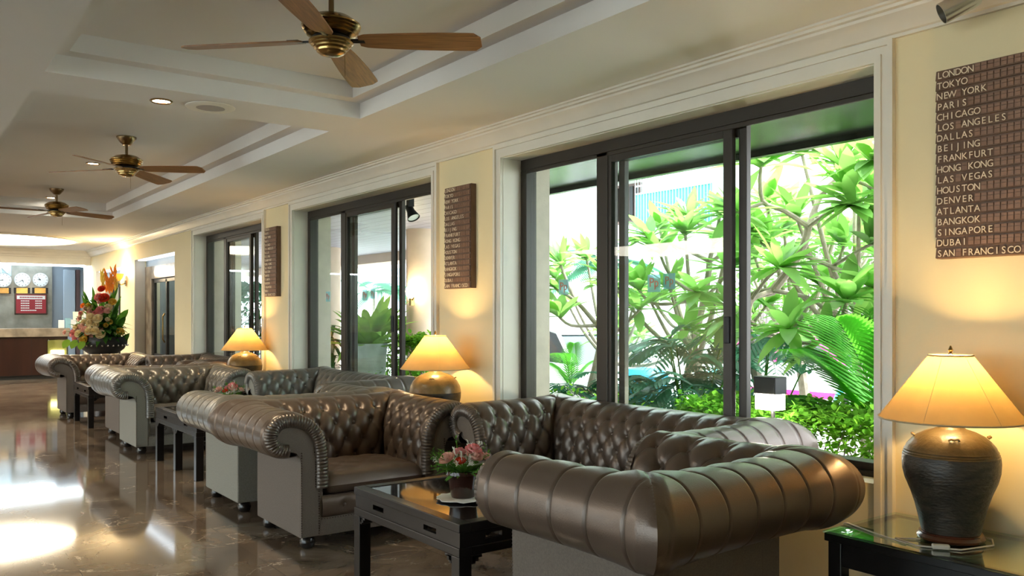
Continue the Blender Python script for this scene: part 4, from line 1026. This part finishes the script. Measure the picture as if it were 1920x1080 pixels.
def porch_spot(label, x, y, aim):
    r = thing('porch_spotlight', label, 'spotlight', (x, y, 2.44))
    MB().box(-.03,.03,-.03,.03,-.10,0).build('mount', M['darkmetal'], r, 0, .004)
    h_ = MB().lathe([(0,-.06),(.03,-.055),(.038,-.03),(.04,.02),(.065,.10),(.060,.10),(.03,.03),(0,.02)], n=24).build('spot_head', M['darkmetal'], r)
    h_.location = (0,0,-.13); h_.rotation_mode = 'QUATERNION'; h_.rotation_quaternion = Vector((0,0,1)).rotation_difference(Vector(aim).normalized())
    MB().lathe([(0,.085),(.058,.085),(.058,.09),(0,.09)], n=20).build('lens', M['clockface'], h_)
porch_spot('black spotlight hanging under the porch ceiling by the round column', 4.19, 7.34, (.1,-.5,-.8))
ln = thing('porch_lantern', 'glowing pair of candle bulbs on the porch column', 'lantern', (5.715, 9.97, 1.50))
MB().box(-.03,.03,-.03,.03,-.10,.0).build('bracket', M['brass'], ln, 0, .005); MB().tube([(-.02,-.10,.02),(0,0,-.04),(.02,.10,.02)], .010, 8).build('arm', M['brass'], ln)
for s_ in (-1, 1): MB().sphere((s_*.02, s_*.10, .09), .05, 12, 8, (1,1,1.5)).build('bulb', emis('lantern_glow', (1,.85,.5,1), 35), ln)

# ------------------------------------------------------------------ plants
def branchy(name, label, cat, specs, mleaf, group=None, leaf_len=(.30,.46), per=15, wd=.27):
    """specs: list of (polyline, r0, r1, tip?)"""
    r = thing(name, label, cat, tuple(specs[0][0][0]), group=group); o = Vector(specs[0][0][0])
    b = MB(); l = MB()
    for pts, r0, r1, tip in specs:
        pts = [Vector(p)-o for p in pts]; n = len(pts)
        cu = [Vector(q) for q in catmull([tuple(p) for p in pts], .06)[0]] if n > 2 else pts
        b.tube(cu, [r0+(r1-r0)*i/(len(cu)-1) for i in range(len(cu))], 8)
        if tip:
            d0 = (cu[-1]-cu[-2]).normalized()
            for k in range(per):
                d = rnd_dir(-.45,.9); d = (d+d0*.55).normalized(); ln_ = random.uniform(*leaf_len)
                leaf(l, tuple(cu[-1]-d0*.05*random.random()), d, (0,0,1) if abs(d.z) < .95 else (1,0,0), ln_, ln_*wd, random.uniform(.05,.35), 5, .2)
    b.build('branches', M['bark'], r); l.build('foliage', mleaf, r, 60)
    return r
def wx(px, py, x):
    s_, c_ = math.sin(YAW), math.cos(YAW); xr = (px-960)/F_PX; rx, ry, rz_ = s_+xr*c_, c_-xr*s_, -(py-HOR)/F_PX; t = x/rx; return (x, ry*t, CAM_Z+rz_*t)
# the near plumeria: limbs surveyed at their own distances from the wall
B = lambda *a: [wx(*p) for p in a]
root_pt = (6.1, 4.35, GZ+.1)
spec = [([root_pt, wx(1400,600,6.0), wx(1450,545,5.95)], .055, .038, False),
 (B((1450,545,5.95),(1500,475,5.9),(1516,425,5.9)), .038, .030, False),
 (B((1516,425,5.9),(1540,365,6.0),(1575,330,6.1),(1580,305,6.1)), .026, .017, True),
 (B((1540,365,6.0),(1600,320,5.8),(1640,300,5.7)), .02, .013, True),
 (B((1516,425,5.9),(1470,395,5.7),(1432,380,5.6),(1425,340,5.55),(1428,305,5.5)), .024, .013, True),
 (B((1432,380,5.6),(1405,390,5.5),(1375,400,5.4)), .016, .011, True),
 (B((1516,425,5.9),(1560,395,5.7),(1600,385,5.6)), .02, .013, True),
 (B((1500,475,5.9),(1560,500,5.8),(1600,520,5.6),(1640,540,5.5)), .022, .013, True),
 (B((1560,500,5.8),(1610,470,5.7),(1640,455,5.7)), .016, .012, True),
 (B((1450,545,5.95),(1410,560,5.7),(1375,590,5.5)), .022, .013, True),
 (B((1410,560,5.7),(1440,520,5.5),(1465,500,5.4)), .016, .012, True),
 (B((1450,545,5.95),(1520,560,5.6),(1570,600,5.4),(1590,560,5.3)), .02, .012, True),
 (B((1500,475,5.9),(1450,470,6.3),(1420,450,6.5)), .018, .012, True),
 (B((1575,330,6.1),(1560,300,6.3),(1530,280,6.4)), .016, .012, True),
 (B((1575,330,6.1),(1620,345,6.2),(1650,360,6.2)), .016, .012, True),
 (B((1520,560,5.6),(1500,600,5.3),(1475,620,5.1)), .016, .011, True),
 (B((1400,600,6.0),(1480,640,5.6),(1550,640,5.4)), .02, .012, True),
 (B((1560,500,5.8),(1600,580,5.9),(1640,600,5.9)), .018, .012, True)]
branchy('plumeria_tree', 'plumeria tree with pale forked branches filling the open right pane of the near window', 'tree', spec, M['plumleaf'], per=22)
spec = [([(6.6, 6.2, GZ+.1), wx(1320,560,6.6), wx(1330,490,6.5)], .05, .03, False),
 (B((1330,490,6.5),(1345,430,6.5),(1350,400,6.4)), .024, .014, True), (B((1330,490,6.5),(1290,470,6.3),(1240,450,6.2),(1215,445,6.2)), .022, .013, True),
 (B((1320,560,6.6),(1260,520,6.3),(1235,470,6.2)), .022, .013, True), (B((1320,560,6.6),(1230,570,6.2),(1195,540,6.0)), .022, .013, True),
 (B((1330,490,6.5),(1370,470,6.2),(1400,440,6.1)), .02, .013, True), (B((1320,560,6.6),(1350,530,6.0),(1370,500,5.9)), .02, .013, True),
 (B((1260,520,6.3),(1290,540,5.8),(1310,550,5.7)), .018, .012, True), (B((1345,430,6.5),(1310,420,6.6),(1290,405,6.6)), .018, .012, True), (B((1230,570,6.2),(1260,610,5.9),(1290,620,5.8)), .018, .012, True)]
branchy('plumeria_tree', 'plumeria tree behind the middle pane of the near window', 'tree', spec, M['plumleaf'], per=22)
spec = [([(5.6, 6.6, GZ+.1), wx(1125,650,5.8), wx(1120,610,5.8)], .05, .03, False), (B((1120,610,5.8),(1080,565,5.6),(1040,540,5.5)), .026, .014, True),
 (B((1080,565,5.6),(1060,520,5.6),(1050,490,5.6)), .02, .013, True), (B((1120,610,5.8),(1130,560,5.5),(1140,540,5.4)), .022, .013, True), (B((1120,610,5.8),(1070,610,5.5),(1045,590,5.4)), .02, .012, True), (B((1125,650,5.8),(1180,600,5.8),(1200,580,5.7)), .022, .013, True)]
branchy('plumeria_tree', 'plumeria tree with broad leaves in the left pane of the near window', 'tree', spec, M['plumleaf'], per=15)

def wild_plumeria(label, x, y, h, n):
    o = Vector((x, y, GZ+.1)); sp = [([tuple(o), tuple(o+Vector((.05,.05,h*.25))), tuple(o+Vector((0,.1,h*.45)))], .06, .045, False)]
    t0 = o+Vector((0,.1,h*.45))
    for k in range(n):
        a = 2*PI*k/n+random.uniform(-.3,.3); rr = random.uniform(.35,1.0); zz = h*random.uniform(.55,1.02)
        e = o+Vector((rr*math.cos(a)*.8, rr*math.sin(a)*1.15, zz)); m_ = t0.lerp(e, .5)+Vector((0,0,-.12))
        sp.append(([tuple(t0), tuple(m_), tuple(e)], .028, .013, True))
    branchy('plumeria_tree', label, 'tree', sp, M['plumleaf'], per=18)
wild_plumeria('leafy plumeria tree farther back at the right of the open pane', 7.0, 3.3, 3.0, 13)
wild_plumeria('leafy plumeria tree farther back, behind the meeting stiles', 7.3, 5.0, 2.9, 13)
wild_plumeria('leafy plumeria tree farther back, behind the middle pane and the blue bin', 7.2, 7.6, 2.3, 11)
wild_plumeria('leafy plumeria tree close behind the middle of the open pane', 6.7, 4.0, 3.0, 13)
wild_plumeria('leafy plumeria tree close behind the right half of the middle pane', 6.5, 5.6, 2.6, 12)
wild_plumeria('leafy plumeria tree behind the right edge of the open pane', 6.2, 2.7, 2.8, 12)
def frond(mb, base, d, ln, wd, droop=.6, n=24, lw=.03):
    d = Vector(d).normalized(); base = Vector(base); side = d.cross(Vector((0,0,1))).normalized(); pts = []
    for i in range(n+1):
        t = i/n; pts.append(base+d*(ln*t)-Vector((0,0,1))*(droop*ln*t*t))
    mb.tube(pts, [.008*(1-.7*i/n) for i in range(n+1)], 5)
    for i in range(2, n+1):
        t = i/n; tg = (pts[i]-pts[i-1]).normalized(); L_ = wd*(math.sin(PI*min(1, .12+t*.86))**.6)
        for s_ in (-1, 1): leaf(mb, tuple(pts[i]), side*s_+tg*1.0+Vector((0,0,.05)), (0,0,1), L_, lw, .25, 3, .1)
def palm(name, label, x, y, z, fr, m, group=None):
    r = thing(name, label, 'palm', (x, y, z), group=group); f = MB()
    for (d, ln_, wd, dr, lw) in fr: frond(f, (0,0,0), d, ln_, wd, dr, 26, lw)
    f.build('fronds', m, r, 60); MB().tube([(0,0,0),(.02,.01,-.3),(0,0,min(-.35, GZ+.15-z))], [.035,.04,.06], 8).build('stem', M['bark'], r); return r
p_ = wx(1640,770,5.0)
palm('areca_palm', 'bright green palm fronds at the right of the open pane, behind the hedge', p_[0], p_[1]-.10, .50, [((-.40,.10,1),1.05,.56,.22,.06),((-.30,-.35,1),1.05,.56,.22,.06),((.28,.30,1),1.1,.56,.2,.06),((-.15,.62,1),1.0,.54,.3,.06),((.2,-.5,1),.9,.44,.3,.05),((-.5,.75,.8),.9,.5,.4,.055)], M['palmleaf'])
def stems_palm(label, x, y, n, h_, m, name='bamboo_palm'):
    r = thing(name, label, 'palm', (x, y, GZ+.18), group='dark stemmed palms behind the glass'); f = MB(); st_ = MB()
    for k in range(n):
        a = random.uniform(0,2*PI); t = Vector((math.cos(a)*.35, math.sin(a)*.35, h_*random.uniform(.6,1)))
        st_.tube([(0,0,0), t*.5+Vector((-.03*math.cos(a),-.03*math.sin(a),.1)), t], [.012,.009,.006], 6)
        for q in range(5):
            d = rnd_dir(-.1,.7); frond(f, tuple(t), d+Vector((math.cos(a),math.sin(a),0))*.4, random.uniform(.28,.45), .2, .5, 9, .035)
    f.build('fronds', m, r, 60); st_.build('stem', M['leafdark'], r)
for (px, py, x, n, h_, lb) in ((1300,720,5.2,12,1.35,'dark blue-green palm clump with thin stems in the middle pane of the near window'),(1215,720,5.4,7,1.2,'blue-green palm clump at the left of the middle pane, near the blue bin'),(1095,700,5.3,5,.9,'small dark palm in the left pane below the parked car'),(1420,640,5.6,5,1.5,'blue-green palm beside the meeting stiles, behind the floodlight')):
    q = wx(px, py, x); stems_palm(lb, q[0], q[1], n, h_, M['bluepalm'])
q = wx(1070,600,7.0)
palm('areca_palm', 'light green feathery palm in the left pane beside the parked car', q[0], q[1], .35, [((-.2,.5,.8),.9,.3,.5,.03),((.3,-.4,1),.9,.3,.5,.03),((-.4,-.3,1.1),.9,.3,.4,.03),((.2,.6,1.1),.9,.3,.4,.03),((0,-.1,1.3),.8,.3,.3,.03)], M['palmleaf'])
# far palms by the building
q = wx(1125,440,13); 
palm('areca_palm', 'tall far palm beside the white building in the left pane', q[0], q[1], 2.4, [(tuple(rnd_dir(.0,.8)), 1.5, .5, .5, .05) for k in range(12)], M['bluepalm'])
q = wx(700,500,11)
palm('areca_palm', 'tall palm crown beyond the porch in the middle window', q[0], q[1], 1.9, [(tuple(rnd_dir(.0,.8)), 1.6, .5, .5, .05) for k in range(12)], M['bluepalm'])

def hedge(name, label, x0, x1, y0, y1, z0, z1, n, m, ls=.05, solid=True):
    cx, cy_ = (x0+x1)/2, (y0+y1)/2
    r = thing(name, label, 'hedge', (cx, cy_, z0)); l = MB()
    for k in range(n):
        f = random.random()
        px_, py_, pz = random.uniform(x0,x1), random.uniform(y0,y1), random.uniform(z0,z1)
        if f < .45: pz = z1+random.gauss(0,.035)
        elif f < .8: px_ = x0+abs(random.gauss(0,.05))
        leaf(l, (px_-cx, py_-cy_, pz-z0), rnd_dir(-.4,1)+Vector((-.2,0,.2)), (0,0,1), random.uniform(.7,1.3)*ls, random.uniform(.5,.75)*ls, .2, 3, .15)
    for k in range(int(n/60)):
        px_, py_ = random.uniform(x0,x1)-cx, random.uniform(y0,y1)-cy_; hh = z1-z0+random.uniform(0,.14)
        for j in range(7): leaf(l, (px_+random.gauss(0,.02), py_+random.gauss(0,.02), hh*.8+j*.03), rnd_dir(-.1,.9), (0,0,1), ls*1.1, ls*.65, .2, 3, .15)
    l.build('foliage', m, r, 60)
    tw = MB()
    for k in range(int((y1-y0)*16)):
        px_, py_ = random.uniform(x0,x1)-cx, random.uniform(y0,y1)-cy_
        tw.tube([(px_,py_,0),(px_+random.gauss(0,.06),py_+random.gauss(0,.06),(z1-z0)*.5),(px_+random.gauss(0,.1),py_+random.gauss(0,.1),(z1-z0)*.95)], [.010,.007,.003], 5)
    tw.build('stems', M['bldbrown'], r)
    MB().box(-(x1-x0)/2, (x1-x0)/2, -(y1-y0)/2, (y1-y0)/2, GZ+.1-z0, .02).build('planter_bed', M['soil'], r, 0)
hedge('box_hedge', 'clipped green hedge outside the open right pane of the near window', 4.25, 4.95, 1.7, 3.95, -.22, .66, 14000, M['hedgeleaf'])
hedge('box_hedge', 'low loose hedge outside the middle and left panes of the near window', 4.35, 4.95, 4.0, 7.0, .0, .50, 4200, M['hedgeleaf'])
hedge('box_hedge', 'low ground cover hedge outside the middle window', 4.5, 5.1, 7.2, 10.8, .0, .42, 3800, M['hedgeleaf'])
hedge('garden_shrub', 'bright leafy shrub beyond the round porch column', 6.5, 7.5, 10.6, 13.0, .1, 1.10, 3600, M['hedgeleaf'], .10)
hedge('garden_shrub', 'dense green shrub outside the third window', 6.4, 7.8, 19.0, 22.0, .1, 1.9, 3200, M['bluepalm'], .14)
hedge('garden_shrub', 'tall pale green foliage mass beyond the forecourt behind the plumeria', 14.6, 15.9, 4.0, 12.5, .0, 3.0, 3600, M['plumleaf'], .22)

hedge('garden_shrub', 'bright leafy shrub just in front of the round porch column', 5.2, 5.7, 8.75, 9.5, .05, .95, 1500, M['hedgeleaf'], .08)
# bird's nest fern in a stone pot outside the middle window
q = wx(692,640,4.95)
pf = thing('potted_fern', 'large strap-leaved fern in a grey stone pot outside the middle window', 'potted plant', (q[0], q[1], .02))
MB().lathe([(0,.0),(.14,.0),(.20,.45),(.225,.84),(.235,.86),(.235,.90),(.21,.90),(.19,.84),(0,.82)], n=32).build('pot', M['potstone'], pf)
l = MB()
for k in range(60):
    a = random.uniform(0,2*PI); up = random.uniform(.25,2.2); leaf(l, (.05*math.cos(a), .05*math.sin(a), .82), (math.cos(a), math.sin(a), up), (0,0,1), random.uniform(.7,1.1), random.uniform(.10,.16), random.uniform(.15,.55), 8, .25)
l.build('fronds', M['fern'], pf, 60)
q = wx(622,570,4.6)
dk = thing('dracaena', 'dark spiky plant in the left pane of the middle window', 'potted plant', (q[0], q[1], .0)); l = MB()
MB().tube([(0,0,0),(.03,0,.5),(0,0,.9)], [.03,.025,.02], 8).build('stem', M['bark'], dk)
for k in range(34): leaf(l, (0,0,.5+.5*random.random()), rnd_dir(-.2,.9), (0,0,1), random.uniform(.35,.6), .05, .5, 5, .3)
l.build('leaves', M['darkleaf'], dk, 60)
q = wx(487,560,5.1)
dk = thing('dracaena', 'dark spiky plant at the right of the third window, above the farthest lamp', 'potted plant', (q[0], q[1], .0)); l = MB()
MB().tube([(0,0,0),(.03,0,.6),(0,0,1.2)], [.03,.025,.02], 8).build('stem', M['bark'], dk)
for k in range(44): leaf(l, (0,0,.6+.9*random.random()), rnd_dir(-.2,.9), (0,0,1), random.uniform(.3,.55), .05, .5, 5, .3)
l.build('leaves', M['darkleaf'], dk, 60)
# floodlight standing in the hedge
q = wx(1443,735,4.12)
fl_ = thing('floodlight', 'black floodlight shining down into the hedge outside the open pane', 'floodlight', q)
MB().box(-.05,.06,-.075,.075,-.01,.09).build('housing', M['darkmetal'], fl_, 0, .006); MB().box(-.045,.055,-.065,.065,-.10,-.011).build('lens', emis('flood_lens', (1,.93,.75,1), 30), fl_, 0)
MB().tube([(.02,0,-.02),(.05,0,-.3),(.05,0,GZ+.15-q[2])], .012, 8).build('post', M['darkmetal'], fl_)
ld = bpy.data.lights.new('flood_beam', 'POINT'); ld.energy = 25; ld.color = (1,.9,.7); ld.shadow_soft_size = .05
lo = bpy.data.objects.new('flood_beam', ld); COL.objects.link(lo); lo.parent = fl_; lo.location = (-.02,0,-.08)

# ------------------------------------------------------------------ cars and the building opposite
def car(name, label, x, y, rz, body, roof_m, arch_m, trim_m):
    r = thing(name, label, 'car', (x, y, GZ), rz)
    low = [(-2.15,.32),(-2.2,.55),(-2.1,.80),(-1.9,.88),(-.95,.95),(1.2,.97),(2.0,.90),(2.15,.75),(2.2,.45),(2.1,.28),(-2.05,.26)]
    b = MB(); ws = [(-.86,.0),(-.80,.06),(.80,.06),(.86,.0)]
    b.prism(low[::-1], 'y', -.82, .82); b.build('body', body, r, 30, .06)
    cab = [(-1.05,.93),(-.35,1.42),(.0,1.47),(.75,1.46),(1.5,.96)]
    g = MB(); pts0 = [(x_, -.76+(z_-.93)*.28, z_) for x_, z_ in cab]; pts1 = [(x_, .76-(z_-.93)*.28, z_) for x_, z_ in cab]; n = len(cab)
    g.add(pts0+pts1, [tuple(range(n)), tuple(range(2*n-1, n-1, -1))]+[(i, n+i, n+i+1, i+1) for i in range(n-1)]+[(n-1, 2*n-1, n, 0)]); g.build('window_glass', M['carglass'], r, 0, .02)
    rf = MB(); rf.add([(-.42,-.60,1.40),(.82,-.60,1.43),(.82,.60,1.43),(-.42,.60,1.40),(-.30,-.52,1.475),(.72,-.52,1.49),(.72,.52,1.49),(-.30,.52,1.475)], [(0,3,2,1),(4,5,6,7),(0,1,5,4),(1,2,6,5),(2,3,7,6),(3,0,4,7)]); rf.build('roof', roof_m, r, 0, .02)
    pl_ = MB()
    for s_ in (-1, 1):
        f = lambda x_, z_: (x_, s_*(.775-(z_-.93)*.28), z_)
        for a_, b_ in (((-1.05,.95),(-.35,1.42)), ((.22,.95),(.2,1.46)), ((1.5,.95),(.75,1.45))): pl_.tube([f(*a_), f(*b_)], .035, 6)
    pl_.build('pillars', trim_m, r)
    ar_ = MB()
    for s_ in (-1, 1):
        for xx in (-1.35, 1.35): ar_.tube([(xx+.40*math.cos(t), s_*.83, .33+.40*math.sin(t)) for t in np.linspace(0, PI, 12)], .05, 6)
    ar_.build('wheel_arches', arch_m, r)
    wm = MB().lathe([(0,-.1),(.20,-.1),(.31,-.09),(.33,-.05),(.33,.05),(.31,.09),(.20,.1),(0,.1)], n=28).mesh('wheel', M['tyre'])
    hm = MB().lathe([(0,-.012),(.19,-.012),(.19,.012),(0,.012)], n=20).mesh('hub_cap', M['chrome'])
    for s_ in (-1, 1):
        for xx in (-1.35, 1.35):
            wo = inst('wheel', wm, r, (xx, s_*.76, .33), (PI/2,0,0)); inst('hub_cap', hm, wo, (0,0,-s_*.1))
    lt = MB()
    for s_ in (-1, 1): lt.box(-2.19,-2.12, s_*.62-.14, s_*.62+.14, .60,.74)
    lt.build('headlight', M['clockface'], r, 0, .02)
    sd = MB()
    for s_ in (-1, 1): sd.box(-1.6, 1.7, s_*.825-.012, s_*.825+.012, .42, .52)
    sd.build('side_stripe', trim_m, r, 0)
    return r
car('white_car', 'white parked car seen through the left pane of the near window', 9.6, 11.0, R(80), M['carwhite'], M['carwhite'], M['carwhite'], M['carwhite'])
car('taxi', 'white taxi with pink pillars and teal wheel arches behind the hedge', 12.6, 8.5, R(90), M['carwhite'], M['carpink'], M['carteal'], M['carpink'])
q = wx(1208,700,6.9)
bt = thing('blue_bin', 'bright blue bin behind the left edge of the middle pane', 'bin', (q[0], q[1], GZ))
MB().lathe([(0,0),(.20,0),(.25,1.0),(0,1.0)], n=24).build('body', M['bluetarp'], bt); MB().lathe([(.27,1.0),(.27,1.05),(.2,1.12),(0,1.14)], n=24).build('lid', M['bluetarp'], bt)

bd = thing('apartment_building', 'white overexposed building with brown shutters and a teal netted balcony', 'building', (17, 14, GZ))
MB().box(0, 6, -16, 6.2, 0, 11).build('wall', M['bldwhite'], bd, 0)
def bwin(y0, y1, z0, z1):
    f = MB().box(-.08, .02, y0, y1, z0, z1).build('window', M['bldbrown'], bd, 0); g = MB()
    n = 5
    for k in range(n): g.box(-.12, -.08, y0+(y1-y0)*(k+.15)/n, y0+(y1-y0)*(k+.8)/n, z0+.08, z1-.08)
    g.build('shutter_bars', M['darkmetal'], f, 0)
bwin(2.9, 3.9, 4.3, 5.4); bwin(-12, -10.4, 3.6, 5.0)
bl = MB(); bl.box(-1.2, 0, -.6, 1.9, 3.75, 3.87); bl.build('balcony', M['bldwhite'], bd, 0)
MB().box(-1.21, -1.19, -.6, 1.9, 3.87, 4.85).build('net', M['tealnet'], bd, 0)
ra = MB()
for k in range(26): ra.tube([(-1.24,-.6+k*.1,3.87),(-1.24,-.6+k*.1,6.0)], .008, 4)
for z_ in (3.9,4.85,5.05,5.4,6.0): ra.tube([(-1.24,-.6,z_),(-1.24,1.9,z_)], .022, 4)
ra.build('railing', M['chrome'], bd)
MB().box(-.8,.0,2.5,4.3,5.5,5.6).build('awning', M['bldbrown'], bd, 0)
b2 = thing('apartment_building', 'pale house with blue-grey shuttered windows beyond the porch', 'building', (15, 26.5, GZ))
MB().box(0, 5, -5, 8, 0, 8).build('wall', M['bldwhite'], b2, 0)
for (y0, y1) in ((-3.6,-1.8),(.5,2.3)):
    f = MB().box(-.08,.02,y0,y1,1.9,3.4).build('window', M['bluewall'], b2, 0); g = MB(); 
    for k in range(6): g.box(-.11,-.08,y0+.04+k*(y1-y0)/6,y0+.04+(k+.7)*(y1-y0)/6,.0+1.98,3.3)
    g.build('shutter_bars', M['bldwhite'], f, 0)
